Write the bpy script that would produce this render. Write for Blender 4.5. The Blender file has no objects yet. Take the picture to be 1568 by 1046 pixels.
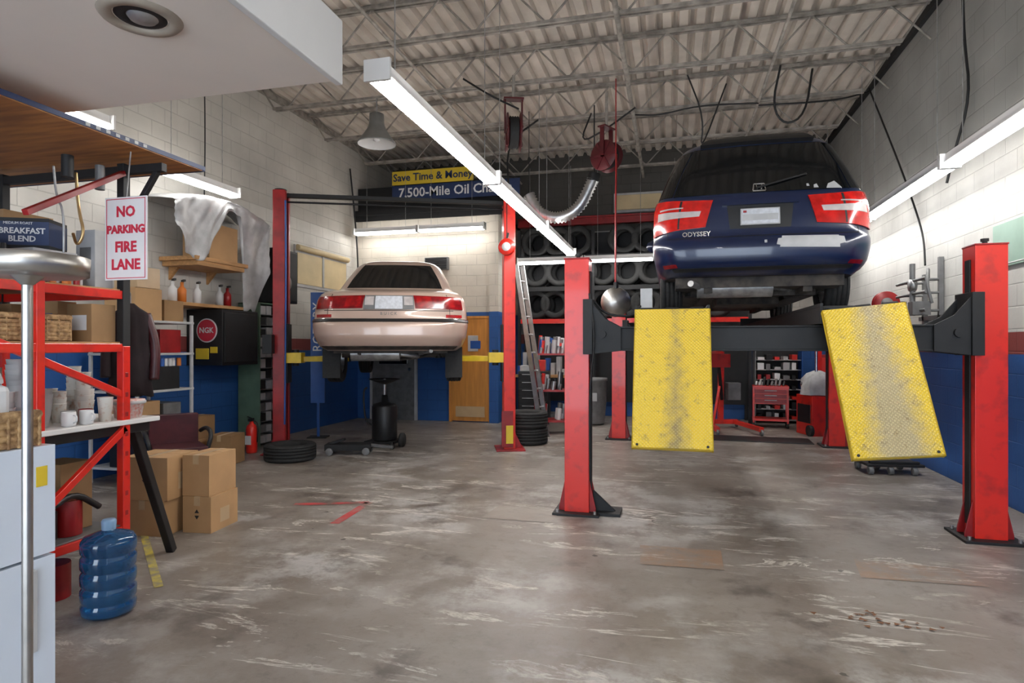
import bpy, math, random
import numpy as np
from mathutils import Vector, Matrix
random.seed(4)
D=bpy.data; S=bpy.context.scene
pi=math.pi
# ---------------------------------------------------------------- materials
def newmat(name):
    m=D.materials.new(name); m.use_nodes=True
    nt=m.node_tree; return m,nt,nt.nodes['Principled BSDF']
def mat(name,col,rough=.5,metal=0,var=.12,scale=6,bump=0,emit=0,coat=0,col2=None,lo=.35,hi=.65,stretch=(1,1,1),trans=0):
    m,nt,b=newmat(name); N=nt.nodes; L=nt.links
    b.inputs['Roughness'].default_value=rough; b.inputs['Metallic'].default_value=metal
    b.inputs['Coat Weight'].default_value=coat; b.inputs['Coat Roughness'].default_value=.05
    b.inputs['Transmission Weight'].default_value=trans
    c2=col2 if col2 else tuple(c*(1-var*2) for c in col)
    tc=N.new('ShaderNodeTexCoord'); mp=N.new('ShaderNodeMapping'); mp.inputs['Scale'].default_value=stretch
    no=N.new('ShaderNodeTexNoise'); no.inputs['Scale'].default_value=scale; no.inputs['Detail'].default_value=6
    L.new(tc.outputs['Object'],mp.inputs[0]); L.new(mp.outputs[0],no.inputs['Vector'])
    r=N.new('ShaderNodeValToRGB'); r.color_ramp.elements[0].position=lo; r.color_ramp.elements[1].position=hi
    r.color_ramp.elements[0].color=(*c2,1); r.color_ramp.elements[1].color=(*col,1)
    L.new(no.outputs['Fac'],r.inputs[0]); L.new(r.outputs[0],b.inputs['Base Color'])
    if bump:
        bp=N.new('ShaderNodeBump'); bp.inputs['Strength'].default_value=bump; bp.inputs['Distance'].default_value=.01
        L.new(no.outputs['Fac'],bp.inputs['Height']); L.new(bp.outputs[0],b.inputs['Normal'])
    if emit:
        b.inputs['Emission Color'].default_value=(*col,1); b.inputs['Emission Strength'].default_value=emit
    return m
def mathn(nt,op,a,b=None,c=None):
    n=nt.nodes.new('ShaderNodeMath'); n.operation=op
    for i,x in enumerate((a,b,c)):
        if x is None: continue
        if isinstance(x,(int,float)): n.inputs[i].default_value=x
        else: nt.links.new(x,n.inputs[i])
    return n.outputs[0]
def mixc(nt,f,a,b):
    n=nt.nodes.new('ShaderNodeMix'); n.data_type='RGBA'
    for i,x in ((0,f),(6,a),(7,b)):
        if isinstance(x,(int,float)): n.inputs[i].default_value=x
        elif isinstance(x,tuple): n.inputs[i].default_value=(*x,1)
        else: nt.links.new(x,n.inputs[i])
    return n.outputs[2]
def wallmat(name,axis,zones,rough=.6):
    m,nt,b=newmat(name); N=nt.nodes; L=nt.links
    g=N.new('ShaderNodeNewGeometry'); sp=N.new('ShaderNodeSeparateXYZ'); L.new(g.outputs['Position'],sp.inputs[0])
    cb=N.new('ShaderNodeCombineXYZ'); L.new(sp.outputs[axis],cb.inputs[0]); L.new(sp.outputs[2],cb.inputs[1])
    br=N.new('ShaderNodeTexBrick'); L.new(cb.outputs[0],br.inputs['Vector'])
    br.inputs['Scale'].default_value=1; br.inputs['Brick Width'].default_value=.4; br.inputs['Row Height'].default_value=.2
    br.inputs['Mortar Size'].default_value=.007; br.inputs['Mortar Smooth'].default_value=.6
    no=N.new('ShaderNodeTexNoise'); no.inputs['Scale'].default_value=1.6; no.inputs['Detail'].default_value=8; L.new(g.outputs['Position'],no.inputs['Vector'])
    n2=N.new('ShaderNodeTexNoise'); n2.inputs['Scale'].default_value=40; n2.inputs['Detail'].default_value=4; L.new(g.outputs['Position'],n2.inputs['Vector'])
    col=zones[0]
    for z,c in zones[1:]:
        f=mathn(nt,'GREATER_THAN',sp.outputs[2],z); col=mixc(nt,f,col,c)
    k=mathn(nt,'MULTIPLY_ADD',no.outputs['Fac'],.7,.62)
    hs=N.new('ShaderNodeHueSaturation'); L.new(col,hs.inputs['Color']) if not isinstance(col,tuple) else None
    if isinstance(col,tuple): hs.inputs['Color'].default_value=(*col,1)
    k2=mathn(nt,'MULTIPLY_ADD',br.outputs['Fac'],-.18,1); k3=mathn(nt,'MULTIPLY',k,k2); L.new(k3,hs.inputs['Value'])
    L.new(hs.outputs[0],b.inputs['Base Color'])
    h=mathn(nt,'MULTIPLY_ADD',n2.outputs['Fac'],.25,mathn(nt,'MULTIPLY',br.outputs['Fac'],-1.0))
    bp=N.new('ShaderNodeBump'); bp.inputs['Strength'].default_value=.45; bp.inputs['Distance'].default_value=.010
    L.new(h,bp.inputs['Height']); L.new(bp.outputs[0],b.inputs['Normal']); b.inputs['Roughness'].default_value=rough
    return m
WHT=(.60,.58,.535); BLU=(.016,.085,.28); RED0=(.22,.045,.04)
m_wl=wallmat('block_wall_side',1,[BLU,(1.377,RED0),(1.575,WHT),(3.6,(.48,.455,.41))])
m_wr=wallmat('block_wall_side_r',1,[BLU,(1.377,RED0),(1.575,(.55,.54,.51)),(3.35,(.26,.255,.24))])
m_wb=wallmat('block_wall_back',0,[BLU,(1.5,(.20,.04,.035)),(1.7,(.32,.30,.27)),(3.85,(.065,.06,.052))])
m_wp=wallmat('block_wall_part',0,[BLU,(2.1,(.58,.53,.45))])
m_white=mat('white_paint',(.72,.71,.69),.5,var=.03,scale=2)
m_soff=mat('soffit_paint',(.78,.70,.62),.6,var=.03,scale=2)
m_deck=mat('deck_paint',(.62,.55,.475),.55,var=.12,scale=2)
m_steelw=mat('joist_steel',(.36,.325,.285),.5,.1,.25,8)
m_dark=mat('black_metal',(.008,.008,.009),.6,.0,.2,10)
m_blk=mat('black_plastic',(.010,.010,.011),.45,var=.2,scale=10)
m_rub=mat('rubber',(.016,.016,.016),.75,var=.2,scale=30,bump=.1)
m_red=mat('red_enamel',(.66,.020,.010),.35,0,.16,9,coat=.3,col2=(.42,.018,.012),lo=.28,hi=.48)
m_redd=mat('dark_red_enamel',(.34,.010,.012),.4,0,.2,5)
m_reel=mat('maroon_enamel',(.10,.009,.013),.4,0,.2,5)
m_yel=mat('yellow_enamel',(.78,.54,.02),.4,var=.1,scale=8)
m_chr=mat('chrome',(.78,.78,.78),.12,1,.05,10)
m_brush=mat('brushed_steel',(.50,.48,.45),.35,1,.1,10)
m_alu=mat('aluminium',(.6,.6,.6),.35,.9,.1,12)
m_gal=mat('galvanised',(.45,.45,.45),.4,.8,.2,12)
m_glass=mat('dark_glass',(.003,.004,.005),.08,0,.1,3)
m_lr=mat('red_lens',(.62,.009,.006),.15,0,.2,14,coat=.6)
m_lrd=mat('dark_red_lens',(.27,.004,.008),.2,0,.25,14,coat=.3)
m_lrm=mat('mid_red_lens',(.42,.006,.008),.2,0,.25,14,coat=.3)
m_lc=mat('clear_lens',(.72,.66,.64),.1,.3,.1,14,coat=1)
m_van=mat('navy_car_paint',(.0035,.012,.052),.28,.1,.1,2,coat=.55)
m_sed=mat('beige_car_paint',(.52,.38,.31),.3,.15,.04,2,coat=.7)
m_grime=mat('grimy_underbody',(.075,.06,.048),.7,.1,.3,9,bump=.3,col2=(.014,.012,.011))
m_plate=mat('plate_white',(.62,.64,.68),.4,var=.10,scale=30)
m_card=mat('cardboard',(.47,.28,.13),.8,var=.07,scale=4)
m_card2=mat('cardboard_dark',(.33,.19,.085),.8,var=.1,scale=4)
m_tape=mat('packing_tape',(.50,.35,.2),.3,var=.05)
m_ply=mat('plywood',(.48,.20,.05),.55,var=.2,scale=3,stretch=(1,8,1),col2=(.27,.10,.03))
m_wood=mat('wood_shelf',(.52,.28,.11),.6,var=.15,scale=4,stretch=(8,1,8))
m_door=mat('wood_door',(.58,.24,.045),.45,var=.12,scale=3,stretch=(6,6,.6))
m_bluep=mat('blue_paint',(.02,.09,.33),.4,var=.1)
m_blued=mat('blue_print',(.012,.03,.10),.5,var=.1)
m_grn=mat('green_metal',(.15,.24,.16),.5,var=.1)
m_pgrn=mat('pale_green_sign',(.30,.44,.36),.5,var=.06)
m_gry=mat('grey_metal',(.20,.20,.20),.5,.3,.15,8)
m_lgry=mat('light_grey',(.48,.48,.48),.5,var=.1)
m_bell=mat('lamp_shade_grey',(.22,.22,.21),.4,.3,.1)
m_fr=mat('fridge_white',(.62,.68,.76),.3,var=.02,coat=.3)
m_sign=mat('sign_white',(.74,.71,.70),.4,var=.03)
m_sred=mat('sign_red',(.58,.02,.05),.5,var=.05)
m_ytxt=mat('banner_yellow',(.70,.50,.03),.5,var=.05)
m_wtxt=mat('print_white',(.72,.72,.72),.5,var=.02)
m_film=mat('plastic_sheet',(.56,.56,.56),.3,var=.15,scale=6,bump=.6)
m_wick=mat('wicker',(.50,.32,.15),.7,var=.3,scale=40,bump=.8,col2=(.22,.12,.05))
m_mar=mat('maroon_leather',(.07,.012,.016),.35,var=.2,scale=8,bump=.1)
m_jack=mat('dark_cloth',(.022,.012,.014),.85,var=.2,scale=8,bump=.2)
m_bot=mat('blue_bottle',(.02,.16,.40),.08,0,.1,3,trans=.6,coat=.5)
m_water=mat('blue_cap',(.25,.42,.62),.4,var=.05)
m_paper=mat('paper_cup',(.75,.72,.66),.6,var=.1,scale=30,col2=(.55,.35,.25),lo=.3,hi=.45)
m_candy=mat('candy',(.7,.25,.2),.3,var=.3,scale=60,col2=(.8,.75,.7))
m_tube=mat('lit_tube',(1,.985,.96),.4,var=0,emit=46)
m_tuber=mat('lit_tube_side',(1,.985,.96),.4,var=0,emit=28)
m_tubeb=mat('lit_tube_back',(1,.985,.96),.4,var=0,emit=20)
m_beige=mat('roller_shade',(.66,.53,.31),.6,var=.08,scale=3)
m_cloth=mat('white_rag',(.6,.6,.6),.8,var=.15,scale=8,bump=.4)
m_tape_y=mat('floor_tape',(.55,.45,.06),.6,var=.3,scale=14,col2=(.25,.22,.16))
m_brass=mat('brass',(.6,.42,.2),.3,1)
m_oran=mat('orange_tag',(.7,.2,.03),.5)
m_leaf=mat('dry_leaf',(.20,.09,.04),.8)
# floor
def floormat(name,tint=None,k=0):
    m,nt,b=newmat(name); N=nt.nodes;L=nt.links
    g=N.new('ShaderNodeNewGeometry')
    def noise(sc,st=(1,1,1),det=8,rg=.6,rot=0,dist=0,off=0):
        mp=N.new('ShaderNodeMapping'); mp.inputs['Scale'].default_value=st; mp.inputs['Rotation'].default_value=(0,0,rot); mp.inputs['Location'].default_value=(off,off,0)
        n=N.new('ShaderNodeTexNoise'); n.inputs['Scale'].default_value=sc; n.inputs['Detail'].default_value=det; n.inputs['Roughness'].default_value=rg
        n.inputs['Distortion'].default_value=dist
        L.new(g.outputs['Position'],mp.inputs[0]); L.new(mp.outputs[0],n.inputs['Vector']); return n.outputs['Fac']
    def rng(x,a,c):
        n=N.new('ShaderNodeMapRange'); L.new(x,n.inputs[0]); n.inputs[1].default_value=a; n.inputs[2].default_value=c; return n.outputs[0]
    mul=lambda a,c: mathn(nt,'MULTIPLY',a,c)
    A=noise(.8,det=6); B=noise(2.6,det=12,rg=.72); E=noise(10,det=8,rg=.75); G=noise(.55,(1,1.2,1),7,.6,off=7)
    base=mixc(nt,rng(A,.36,.64),(.145,.118,.095),(.245,.213,.186))
    base=mixc(nt,mul(rng(B,.46,.62),.4),base,(.30,.275,.25))
    base=mixc(nt,mul(rng(E,.52,.66),.45),base,(.10,.082,.068))
    pal=mul(rng(G,.48,.62),rng(mathn(nt,'MULTIPLY_ADD',E,.35,B),.60,.74)); base=mixc(nt,mul(pal,.75),base,(.45,.435,.415))
    for (sc,st,rot,off,th) in ((1.3,(.55,2.8,1),.16,0,.565),(2.2,(.6,2.4,1),-.10,11,.58)):
        C=noise(sc,st,12,.68,rot,.7,off); ms=rng(mathn(nt,'ADD',noise(.6,det=5,off=off+40),mul(E,.3)),.62,.74)
        base=mixc(nt,mul(mul(rng(C,th,th+.012),mathn(nt,'SUBTRACT',1.0,rng(C,th+.025,th+.055))),mul(ms,.8)),base,(.62,.58,.52))
    O=noise(1.5,det=10,rg=.65,off=31); base=mixc(nt,mul(rng(O,.56,.66),.7),base,(.065,.050,.041))
    vo=N.new('ShaderNodeTexVoronoi'); vo.inputs['Scale'].default_value=2.6; vo.inputs['Randomness'].default_value=1
    mpv=N.new('ShaderNodeVectorMath'); mpv.operation='ADD'; nn=N.new('ShaderNodeTexNoise'); nn.inputs['Scale'].default_value=14; L.new(g.outputs['Position'],nn.inputs['Vector'])
    sc=N.new('ShaderNodeVectorMath'); sc.operation='SCALE'; sc.inputs[3].default_value=.08; L.new(nn.outputs['Color'],sc.inputs[0]); L.new(g.outputs['Position'],mpv.inputs[0]); L.new(sc.outputs[0],mpv.inputs[1]); L.new(mpv.outputs[0],vo.inputs['Vector'])
    sp=mathn(nt,'LESS_THAN',vo.outputs['Distance'],.055); base=mixc(nt,mul(sp,.85),base,(.035,.028,.022))
    if tint: base=mixc(nt,mul(rng(B,.40,.55),k),base,tint)
    L.new(base,b.inputs['Base Color'])
    L.new(mathn(nt,'MULTIPLY_ADD',B,.60,.14),b.inputs['Roughness'])
    bp=N.new('ShaderNodeBump'); bp.inputs['Strength'].default_value=.35; bp.inputs['Distance'].default_value=.01
    L.new(mathn(nt,'ADD',B,mul(E,.5)),bp.inputs['Height']); L.new(bp.outputs[0],b.inputs['Normal'])
    return m
m_floor=floormat('concrete_floor'); m_rust=floormat('floor_rust',(.27,.155,.09),.8); m_conc=floormat('floor_plate',(.26,.22,.18),.7); m_mred=floormat('floor_spray_red',(.46,.05,.05),.95)
def rampmat(name,wk,wc):
    m,nt,b=newmat(name); N=nt.nodes;L=nt.links
    tc=N.new('ShaderNodeTexCoord'); sp=N.new('ShaderNodeSeparateXYZ'); L.new(tc.outputs['Object'],sp.inputs[0])
    x,y=sp.outputs[0],sp.outputs[1]
    s1=mathn(nt,'SINE',mathn(nt,'MULTIPLY',mathn(nt,'ADD',x,y),120)); s2=mathn(nt,'SINE',mathn(nt,'MULTIPLY',mathn(nt,'SUBTRACT',x,y),120))
    h=mathn(nt,'MULTIPLY',s1,s2); hh=mathn(nt,'ABSOLUTE',h)
    no=N.new('ShaderNodeTexNoise'); no.inputs['Scale'].default_value=14; no.inputs['Detail'].default_value=10; no.inputs['Roughness'].default_value=.7; L.new(tc.outputs['Object'],no.inputs['Vector'])
    w=mathn(nt,'SUBTRACT',1.0,mathn(nt,'MULTIPLY',mathn(nt,'ABSOLUTE',mathn(nt,'ADD',x,-.03)),7.0))
    w=mathn(nt,'ADD',w,mathn(nt,'MULTIPLY',y,-.55)); w=mathn(nt,'ADD',w,mathn(nt,'MULTIPLY_ADD',no.outputs['Fac'],2.0,wk))
    n=N.new('ShaderNodeClamp'); L.new(w,n.inputs[0]); wear=mathn(nt,'MULTIPLY',n.outputs[0],.8)
    col=mixc(nt,wear,(.74,.50,.025),wc)
    mr=N.new('ShaderNodeMapRange'); L.new(no.outputs['Fac'],mr.inputs[0]); mr.inputs[1].default_value=.56; mr.inputs[2].default_value=.66
    col=mixc(nt,mathn(nt,'MULTIPLY',mr.outputs[0],.65),col,(.24,.15,.05))
    rng=N.new('ShaderNodeMapRange'); L.new(hh,rng.inputs[0]); rng.inputs[1].default_value=.55; rng.inputs[2].default_value=.9
    col=mixc(nt,mathn(nt,'MULTIPLY',rng.outputs[0],.3),col,(.78,.66,.32))
    L.new(col,b.inputs['Base Color']); b.inputs['Roughness'].default_value=.38; b.inputs['Metallic'].default_value=.1
    bp=N.new('ShaderNodeBump'); bp.inputs['Strength'].default_value=.7; bp.inputs['Distance'].default_value=.006
    L.new(hh,bp.inputs['Height']); L.new(bp.outputs[0],b.inputs['Normal']); return m
m_ramp=rampmat('diamond_plate_yellow',-1.65,(.17,.14,.09)); m_ramp2=rampmat('diamond_plate_worn',-.95,(.36,.31,.22))
# ---------------------------------------------------------------- mesh builder
class MB:
    def __init__(s,name): s.name=name; s.V=[];s.F=[];s.M=[];s.SM=[];s.mats=[]; s.T=Matrix()
    def mi(s,m):
        if m not in s.mats: s.mats.append(m)
        return s.mats.index(m)
    def add(s,V,F,m,sm=False):
        b=len(s.V); T=s.T; s.V+= [tuple(T@Vector(v)) for v in V]; i=s.mi(m)
        for f in F: s.F.append([b+k for k in f]); s.M.append(i); s.SM.append(sm)
    def box(s,x0,x1,y0,y1,z0,z1,m):
        V=[(x0,y0,z0),(x1,y0,z0),(x1,y1,z0),(x0,y1,z0),(x0,y0,z1),(x1,y0,z1),(x1,y1,z1),(x0,y1,z1)]
        s.add(V,[(0,3,2,1),(4,5,6,7),(0,1,5,4),(1,2,6,5),(2,3,7,6),(3,0,4,7)],m)
    def frame(s,p0,p1):
        p0=Vector(p0);p1=Vector(p1); z=(p1-p0).normalized(); u=Vector((0,0,1)) if abs(z.z)<.95 else Vector((0,1,0))
        x=u.cross(z).normalized(); y=z.cross(x); return p0,p1,x,y
    def beam(s,p0,p1,w,h,m):
        a,b,x,y=s.frame(p0,p1); V=[]
        for p in (a,b):
            for sx,sy in ((-1,-1),(1,-1),(1,1),(-1,1)): V.append(tuple(p+x*w/2*sx+y*h/2*sy))
        s.add(V,[(3,2,1,0),(4,5,6,7),(0,1,5,4),(1,2,6,5),(2,3,7,6),(3,0,4,7)],m)
    def cyl(s,p0,p1,r,m,r2=None,seg=16):
        a,b,x,y=s.frame(p0,p1); r2=r if r2 is None else r2; V=[]
        for p,rr in ((a,r),(b,r2)):
            for k in range(seg):
                t=2*pi*k/seg; V.append(tuple(p+(x*math.cos(t)+y*math.sin(t))*rr))
        s.add(V,[(k,(k+1)%seg,seg+(k+1)%seg,seg+k) for k in range(seg)],m,True)
        s.add(V,[list(range(seg))[::-1],list(range(seg,2*seg))],m)
    def tube(s,pts,r,m,seg=8,smooth=2):
        P=[Vector(p) for p in pts]
        for _ in range(smooth):
            if len(P)<3: break
            Q=[P[0]]
            for i in range(len(P)-1): Q+= [P[i]*.75+P[i+1]*.25, P[i]*.25+P[i+1]*.75]
            P=Q+[P[-1]]
        V=[]; n=len(P); px=None
        for i,p in enumerate(P):
            t=(P[min(i+1,n-1)]-P[max(i-1,0)]).normalized()
            if px is None:
                u=Vector((0,0,1)) if abs(t.z)<.9 else Vector((1,0,0)); x=u.cross(t).normalized()
            else:
                x=(px-t*px.dot(t)).normalized()
            px=x; y=t.cross(x); rr=r(i/(n-1),i) if callable(r) else r
            for k in range(seg):
                a=2*pi*k/seg; V.append(tuple(p+(x*math.cos(a)+y*math.sin(a))*rr))
        F=[(i*seg+k,i*seg+(k+1)%seg,(i+1)*seg+(k+1)%seg,(i+1)*seg+k) for i in range(n-1) for k in range(seg)]
        F+=[list(range(seg))[::-1],list(range((n-1)*seg,n*seg))]
        s.add(V,F,m,True)
    def lathe(s,prof,m,o=(0,0,0),axis='Z',seg=28,sm=True):
        V=[];n=len(prof)
        for k in range(seg):
            t=2*pi*k/seg; c,sn=math.cos(t),math.sin(t)
            for r,z in prof:
                if axis=='Z': v=(r*c,r*sn,z)
                elif axis=='X': v=(z,r*c,r*sn)
                else: v=(r*sn,z,r*c)
                V.append((v[0]+o[0],v[1]+o[1],v[2]+o[2]))
        F=[(k*n+i,((k+1)%seg)*n+i,((k+1)%seg)*n+i+1,k*n+i+1) for k in range(seg) for i in range(n-1)]
        s.add(V,F,m,sm)
    def prism(s,poly,axis,a,b,m):
        n=len(poly);V=[]
        for h in (a,b):
            for p,q in poly:
                V.append({'X':(h,p,q),'Y':(p,h,q),'Z':(p,q,h)}[axis])
        s.add(V,[list(range(n)),list(range(n,2*n))[::-1]]+[(k,k+n,(k+1)%n+n,(k+1)%n) for k in range(n)],m)
    def text(s,t,size,m,T,ext=.002,bold=.0):
        c=D.curves.new('t','FONT'); c.body=t; c.size=size; c.extrude=ext; c.offset=bold; c.align_x='CENTER'; c.align_y='CENTER'; c.resolution_u=2
        o=D.objects.new('t',c); S.collection.objects.link(o)
        dg=bpy.context.evaluated_depsgraph_get(); me=D.meshes.new_from_object(o.evaluated_get(dg))
        s.add([tuple(T@v.co) for v in me.vertices],[list(p.vertices) for p in me.polygons],m)
        D.objects.remove(o); D.curves.remove(c); D.meshes.remove(me)
    def done(s,loc=(0,0,0),rot=(0,0,0),bevel=0,parent=None,recalc=True,seg=2):
        me=D.meshes.new(s.name); me.from_pydata(s.V,[],s.F)
        for m in s.mats: me.materials.append(m)
        me.polygons.foreach_set('material_index',s.M); me.polygons.foreach_set('use_smooth',s.SM); me.update()
        if recalc:
            import bmesh
            bm=bmesh.new(); bm.from_mesh(me); bmesh.ops.recalc_face_normals(bm,faces=bm.faces); bm.to_mesh(me); bm.free()
        o=D.objects.new(s.name,me); S.collection.objects.link(o); o.location=loc; o.rotation_euler=rot
        if bevel:
            b=o.modifiers.new('bevel','BEVEL'); b.width=bevel; b.segments=seg; b.limit_method='ANGLE'; b.angle_limit=math.radians(50)
        if parent: o.parent=parent
        return o
def TR(x,y,z,rx=0,ry=0,rz=0):
    return Matrix.Translation((x,y,z))@Matrix.Rotation(rz,4,'Z')@Matrix.Rotation(ry,4,'Y')@Matrix.Rotation(rx,4,'X')
FACE_Y=lambda x,y,z:TR(x,y,z,pi/2)
def tire(mb,c,axis='X',R=.33,w=.21,rim=None,rr=None):
    rr=rr or R*.62; h=w/2
    p=[(rr,-h*.75),(rr+.02,-h*.92),(R*.86,-h),(R*.95,-h*.93),(R*.99,-h*.78)]
    g=R*.972
    for a in (-.5,-.12,.25,.62):
        p+=[(R,h*(a-.02)-.0),(g,h*a),(g,h*(a+.06)),(R,h*(a+.08))]
    p+=[(R*.99,h*.8),(R*.95,h*.93),(R*.86,h),(rr+.02,h*.92),(rr,h*.75),(rr*.97,h*.6),(rr*.97,-h*.6),(rr,-h*.75)]
    mb.lathe(p,m_rub,c,axis,32)
    if rim:
        q=[(rr,-h*.7),(rr*.95,-h*.6),(rr*.9,-h*.2),(rr*.9,h*.3),(rr*.97,h*.7)]
        mb.lathe(q,rim,c,axis,28)
        for sgn in (-1,1):
            mb.lathe([(.001,sgn*h*.25),(rr*.25,sgn*h*.3),(rr*.3,sgn*h*.15),(.001,sgn*h*.05)],rim,c,axis,16)
        for k in range(7):
            t=2*pi*k/7; a=Vector((0,math.cos(t),math.sin(t))) if axis=='X' else (Vector((math.sin(t),0,math.cos(t))) if axis=='Y' else Vector((math.cos(t),math.sin(t),0)))
            C=Vector(c); mb.beam(C+a*rr*.2,C+a*rr*.92,.05,.04,rim)
# ---------------------------------------------------------------- room shell
XL,XR,YB,YF,ZC=-6.1,2.95,13.0,-3.2,5.45
b=MB('floor'); b.box(XL-.2,XR+.2,YF-.2,YB+.2,-.15,0,m_floor); b.done()
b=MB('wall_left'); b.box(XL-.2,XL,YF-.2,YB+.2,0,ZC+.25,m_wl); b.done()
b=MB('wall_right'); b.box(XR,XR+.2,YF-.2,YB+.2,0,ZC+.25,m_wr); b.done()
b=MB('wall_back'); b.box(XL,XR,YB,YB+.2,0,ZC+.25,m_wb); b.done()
b=MB('wall_front')
for x0,x1,z0,z1 in ((XL,-4.6,0,ZC),(-1.4,-.8,0,ZC),(2.5,XR,0,ZC),(-4.6,-1.4,3.4,ZC),(-.8,2.5,3.4,ZC)): b.box(x0,x1,YF-.2,YF,z0,z1,m_wp)
b.done()
b=MB('wall_partition'); b.box(XL,-3.15,11.3,11.45,0,4.0,m_wp); b.box(-3.3,-3.15,11.45,YB,0,4.0,m_wp)
b.box(XL,-3.15,11.45,YB,3.9,4.0,m_gry); b.done()
b=MB('ceiling'); V=[];F=[]; x=XL; i=0; prof=[]
while x<XR:
    prof+=[(x,ZC),(x+.10,ZC),(x+.125,ZC+.07),(x+.175,ZC+.07)]; x+=.2
prof=[p for p in prof if p[0]<=XR]+[(XR,ZC)]
for y in (YF,YB): V+=[(p[0],y,p[1]) for p in prof]
n=len(prof); b.add(V,[(k,k+1,n+k+1,n+k) for k in range(n-1)],m_deck)
b.box(XL,XR,YF,YB,ZC+.12,ZC+.2,m_deck); b.done(recalc=False)
y=12.35; JL,JR=XL+.065,XR-.065
while y>-2.5:
    b=MB('steel_joist'); zt,zb=ZC-.03,4.98
    for dy in (-.035,.035):
        b.box(JL,JR,y+dy-.02,y+dy+.02,zt-.02,zt+.02,m_steelw); b.box(JL+.3,JR-.3,y+dy-.018,y+dy+.018,zb-.02,zb+.015,m_steelw)
    x=JL+.1; up=True; st=.42
    while x+st<JR:
        b.cyl((x,y,zt if up else zb),(x+st,y,zb if up else zt),.012,m_steelw,seg=6); x+=st; up=not up
    b.cyl((JL+.3,y,zb),(JL+.02,y,zt),.014,m_steelw,seg=6); b.cyl((JR-.3,y,zb),(JR-.02,y,zt),.014,m_steelw,seg=6)
    b.done(); y-=1.42
b=MB('conduit_pipe')
b.cyl((-.55,-2,4.90),(-.55,12.9,4.90),.03,m_steelw); b.cyl((1.2,-2,4.92),(1.2,12.9,4.92),.02,m_steelw); b.cyl((-3.1,2,4.92),(-3.1,12.9,4.92),.02,m_steelw)
b.tube([(-.55,9.4,4.9),(-.2,9.4,4.85),(.4,9.4,4.95),(1.2,9.4,4.9)],.012,m_dark); b.done()
b=MB('trim_ledger'); b.box(XL,XL+.06,YF,YB,ZC-.12,ZC-.02,m_steelw); b.box(XR-.06,XR,YF,YB,ZC-.12,ZC-.02,m_dark); b.done()
b=MB('ceiling_soffit'); b.box(XL,-1.52,YF,2.63,2.7,2.98,m_soff)
b.box(-1.54,-1.505,YF,2.645,2.685,2.99,m_white); b.done(bevel=.006)
b=MB('recessed_downlight'); o=(-1.95,1.93,2.7)
b.lathe([(.085,.02),(.095,-.004),(.10,-.012),(.135,-.012),(.145,0)],mat('fixture_trim',(.40,.34,.27),.5),o,seg=36)
b.lathe([(.001,.0),(.05,.0),(.06,-.006),(.085,-.004),(.09,0)],m_dark,o,seg=32); b.lathe([(.001,-.02),(.045,-.012),(.055,0)],m_gal,(o[0]+.01,o[1],o[2]-.003),seg=24); b.done()
b=MB('door_1'); b.box(-4.08,-3.34,11.24,11.29,0.02,1.97,m_door)
for x in (-4.13,-3.34): b.box(x,x+.05,11.22,11.29,0,2.02,m_door)
b.box(-4.13,-3.29,11.22,11.29,1.97,2.02,m_door); b.box(-4.0,-3.42,11.23,11.25,.1,.3,m_tape); b.box(-3.75,-3.55,11.225,11.24,1.35,1.65,m_lgry)
b.cyl((-4.0,11.18,1.0),(-4.0,11.24,1.0),.03,m_chr); b.box(-3.7,-3.5,11.222,11.24,1.4,1.55,m_bluep); b.done(bevel=.004)
b=MB('door_2'); b.box(-5.75,-4.85,11.25,11.29,0,2.05,m_gry); b.box(-5.8,-5.75,11.23,11.29,0,2.1,m_lgry); b.box(-4.85,-4.8,11.23,11.29,0,2.1,m_lgry); b.box(-5.8,-4.8,11.23,11.29,2.05,2.1,m_lgry)
b.box(-5.6,-5.0,11.235,11.25,1.1,1.9,m_glass); b.cyl((-4.93,11.18,1.0),(-4.93,11.25,1.0),.03,m_chr); b.done(bevel=.004)
b=MB('air_vent'); b.box(-4.62,-4.15,11.2,11.29,2.92,3.16,m_gry)
for i in range(5): b.beam((-4.6,11.19,2.95+i*.045),(-4.17,11.19,2.95+i*.045),.012,.03,m_dark)
b.done()
b=MB('trim_1'); b.box(-3.32,-3.14,11.2,11.3,0,4.0,m_wp); b.done()
b=MB('loft_beam'); b.box(XL+.01,-2.6,11.12,11.28,4.02,4.12,m_dark); b.box(XL+.01,-2.6,11.18,11.22,3.92,4.1,m_dark); b.box(XL+.01,-3.15,11.3,11.35,4.01,4.6,m_dark); b.done()
b=MB('advertising_banner'); b.box(-5.25,-2.7,11.09,11.11,4.25,4.55,m_blued); b.box(-5.25,-3.6,11.09,11.11,4.57,4.83,m_ytxt)
b.text('Save Time & Money',.20,m_blued,FACE_Y(-4.42,11.085,4.70),.001,.004); b.text('7,500-Mile Oil Change',.25,m_wtxt,FACE_Y(-3.98,11.085,4.4),.001,.004)
b.beam((-5.25,11.12,4.85),(-2.7,11.12,4.57),.02,.02,m_dark); b.done()
b=MB('storage_boxes')
for i,(x,w,h) in enumerate(((-5.9,.5,.35),(-5.3,.6,.5),(-4.5,.5,.3),(-3.9,.5,.45))): b.box(x,x+w,11.7,12.2,4.01,4.01+h,m_dark if i%2 else m_card2)
b.done(bevel=.01)
b=MB('steel_beam'); b.box(-3.1,XR-.01,12.55,12.7,3.92,3.95,m_redd); b.box(-3.1,XR-.01,12.61,12.64,3.95,4.06,m_redd); b.box(-3.1,XR-.01,12.55,12.7,4.06,4.09,m_redd); b.done()
b=MB('window_2'); b.box(-1.1,-.2,12.9,12.99,4.25,4.55,m_beige); b.box(-1.15,-.15,12.93,12.99,4.2,4.6,m_lgry); b.done(bevel=.005)
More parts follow.
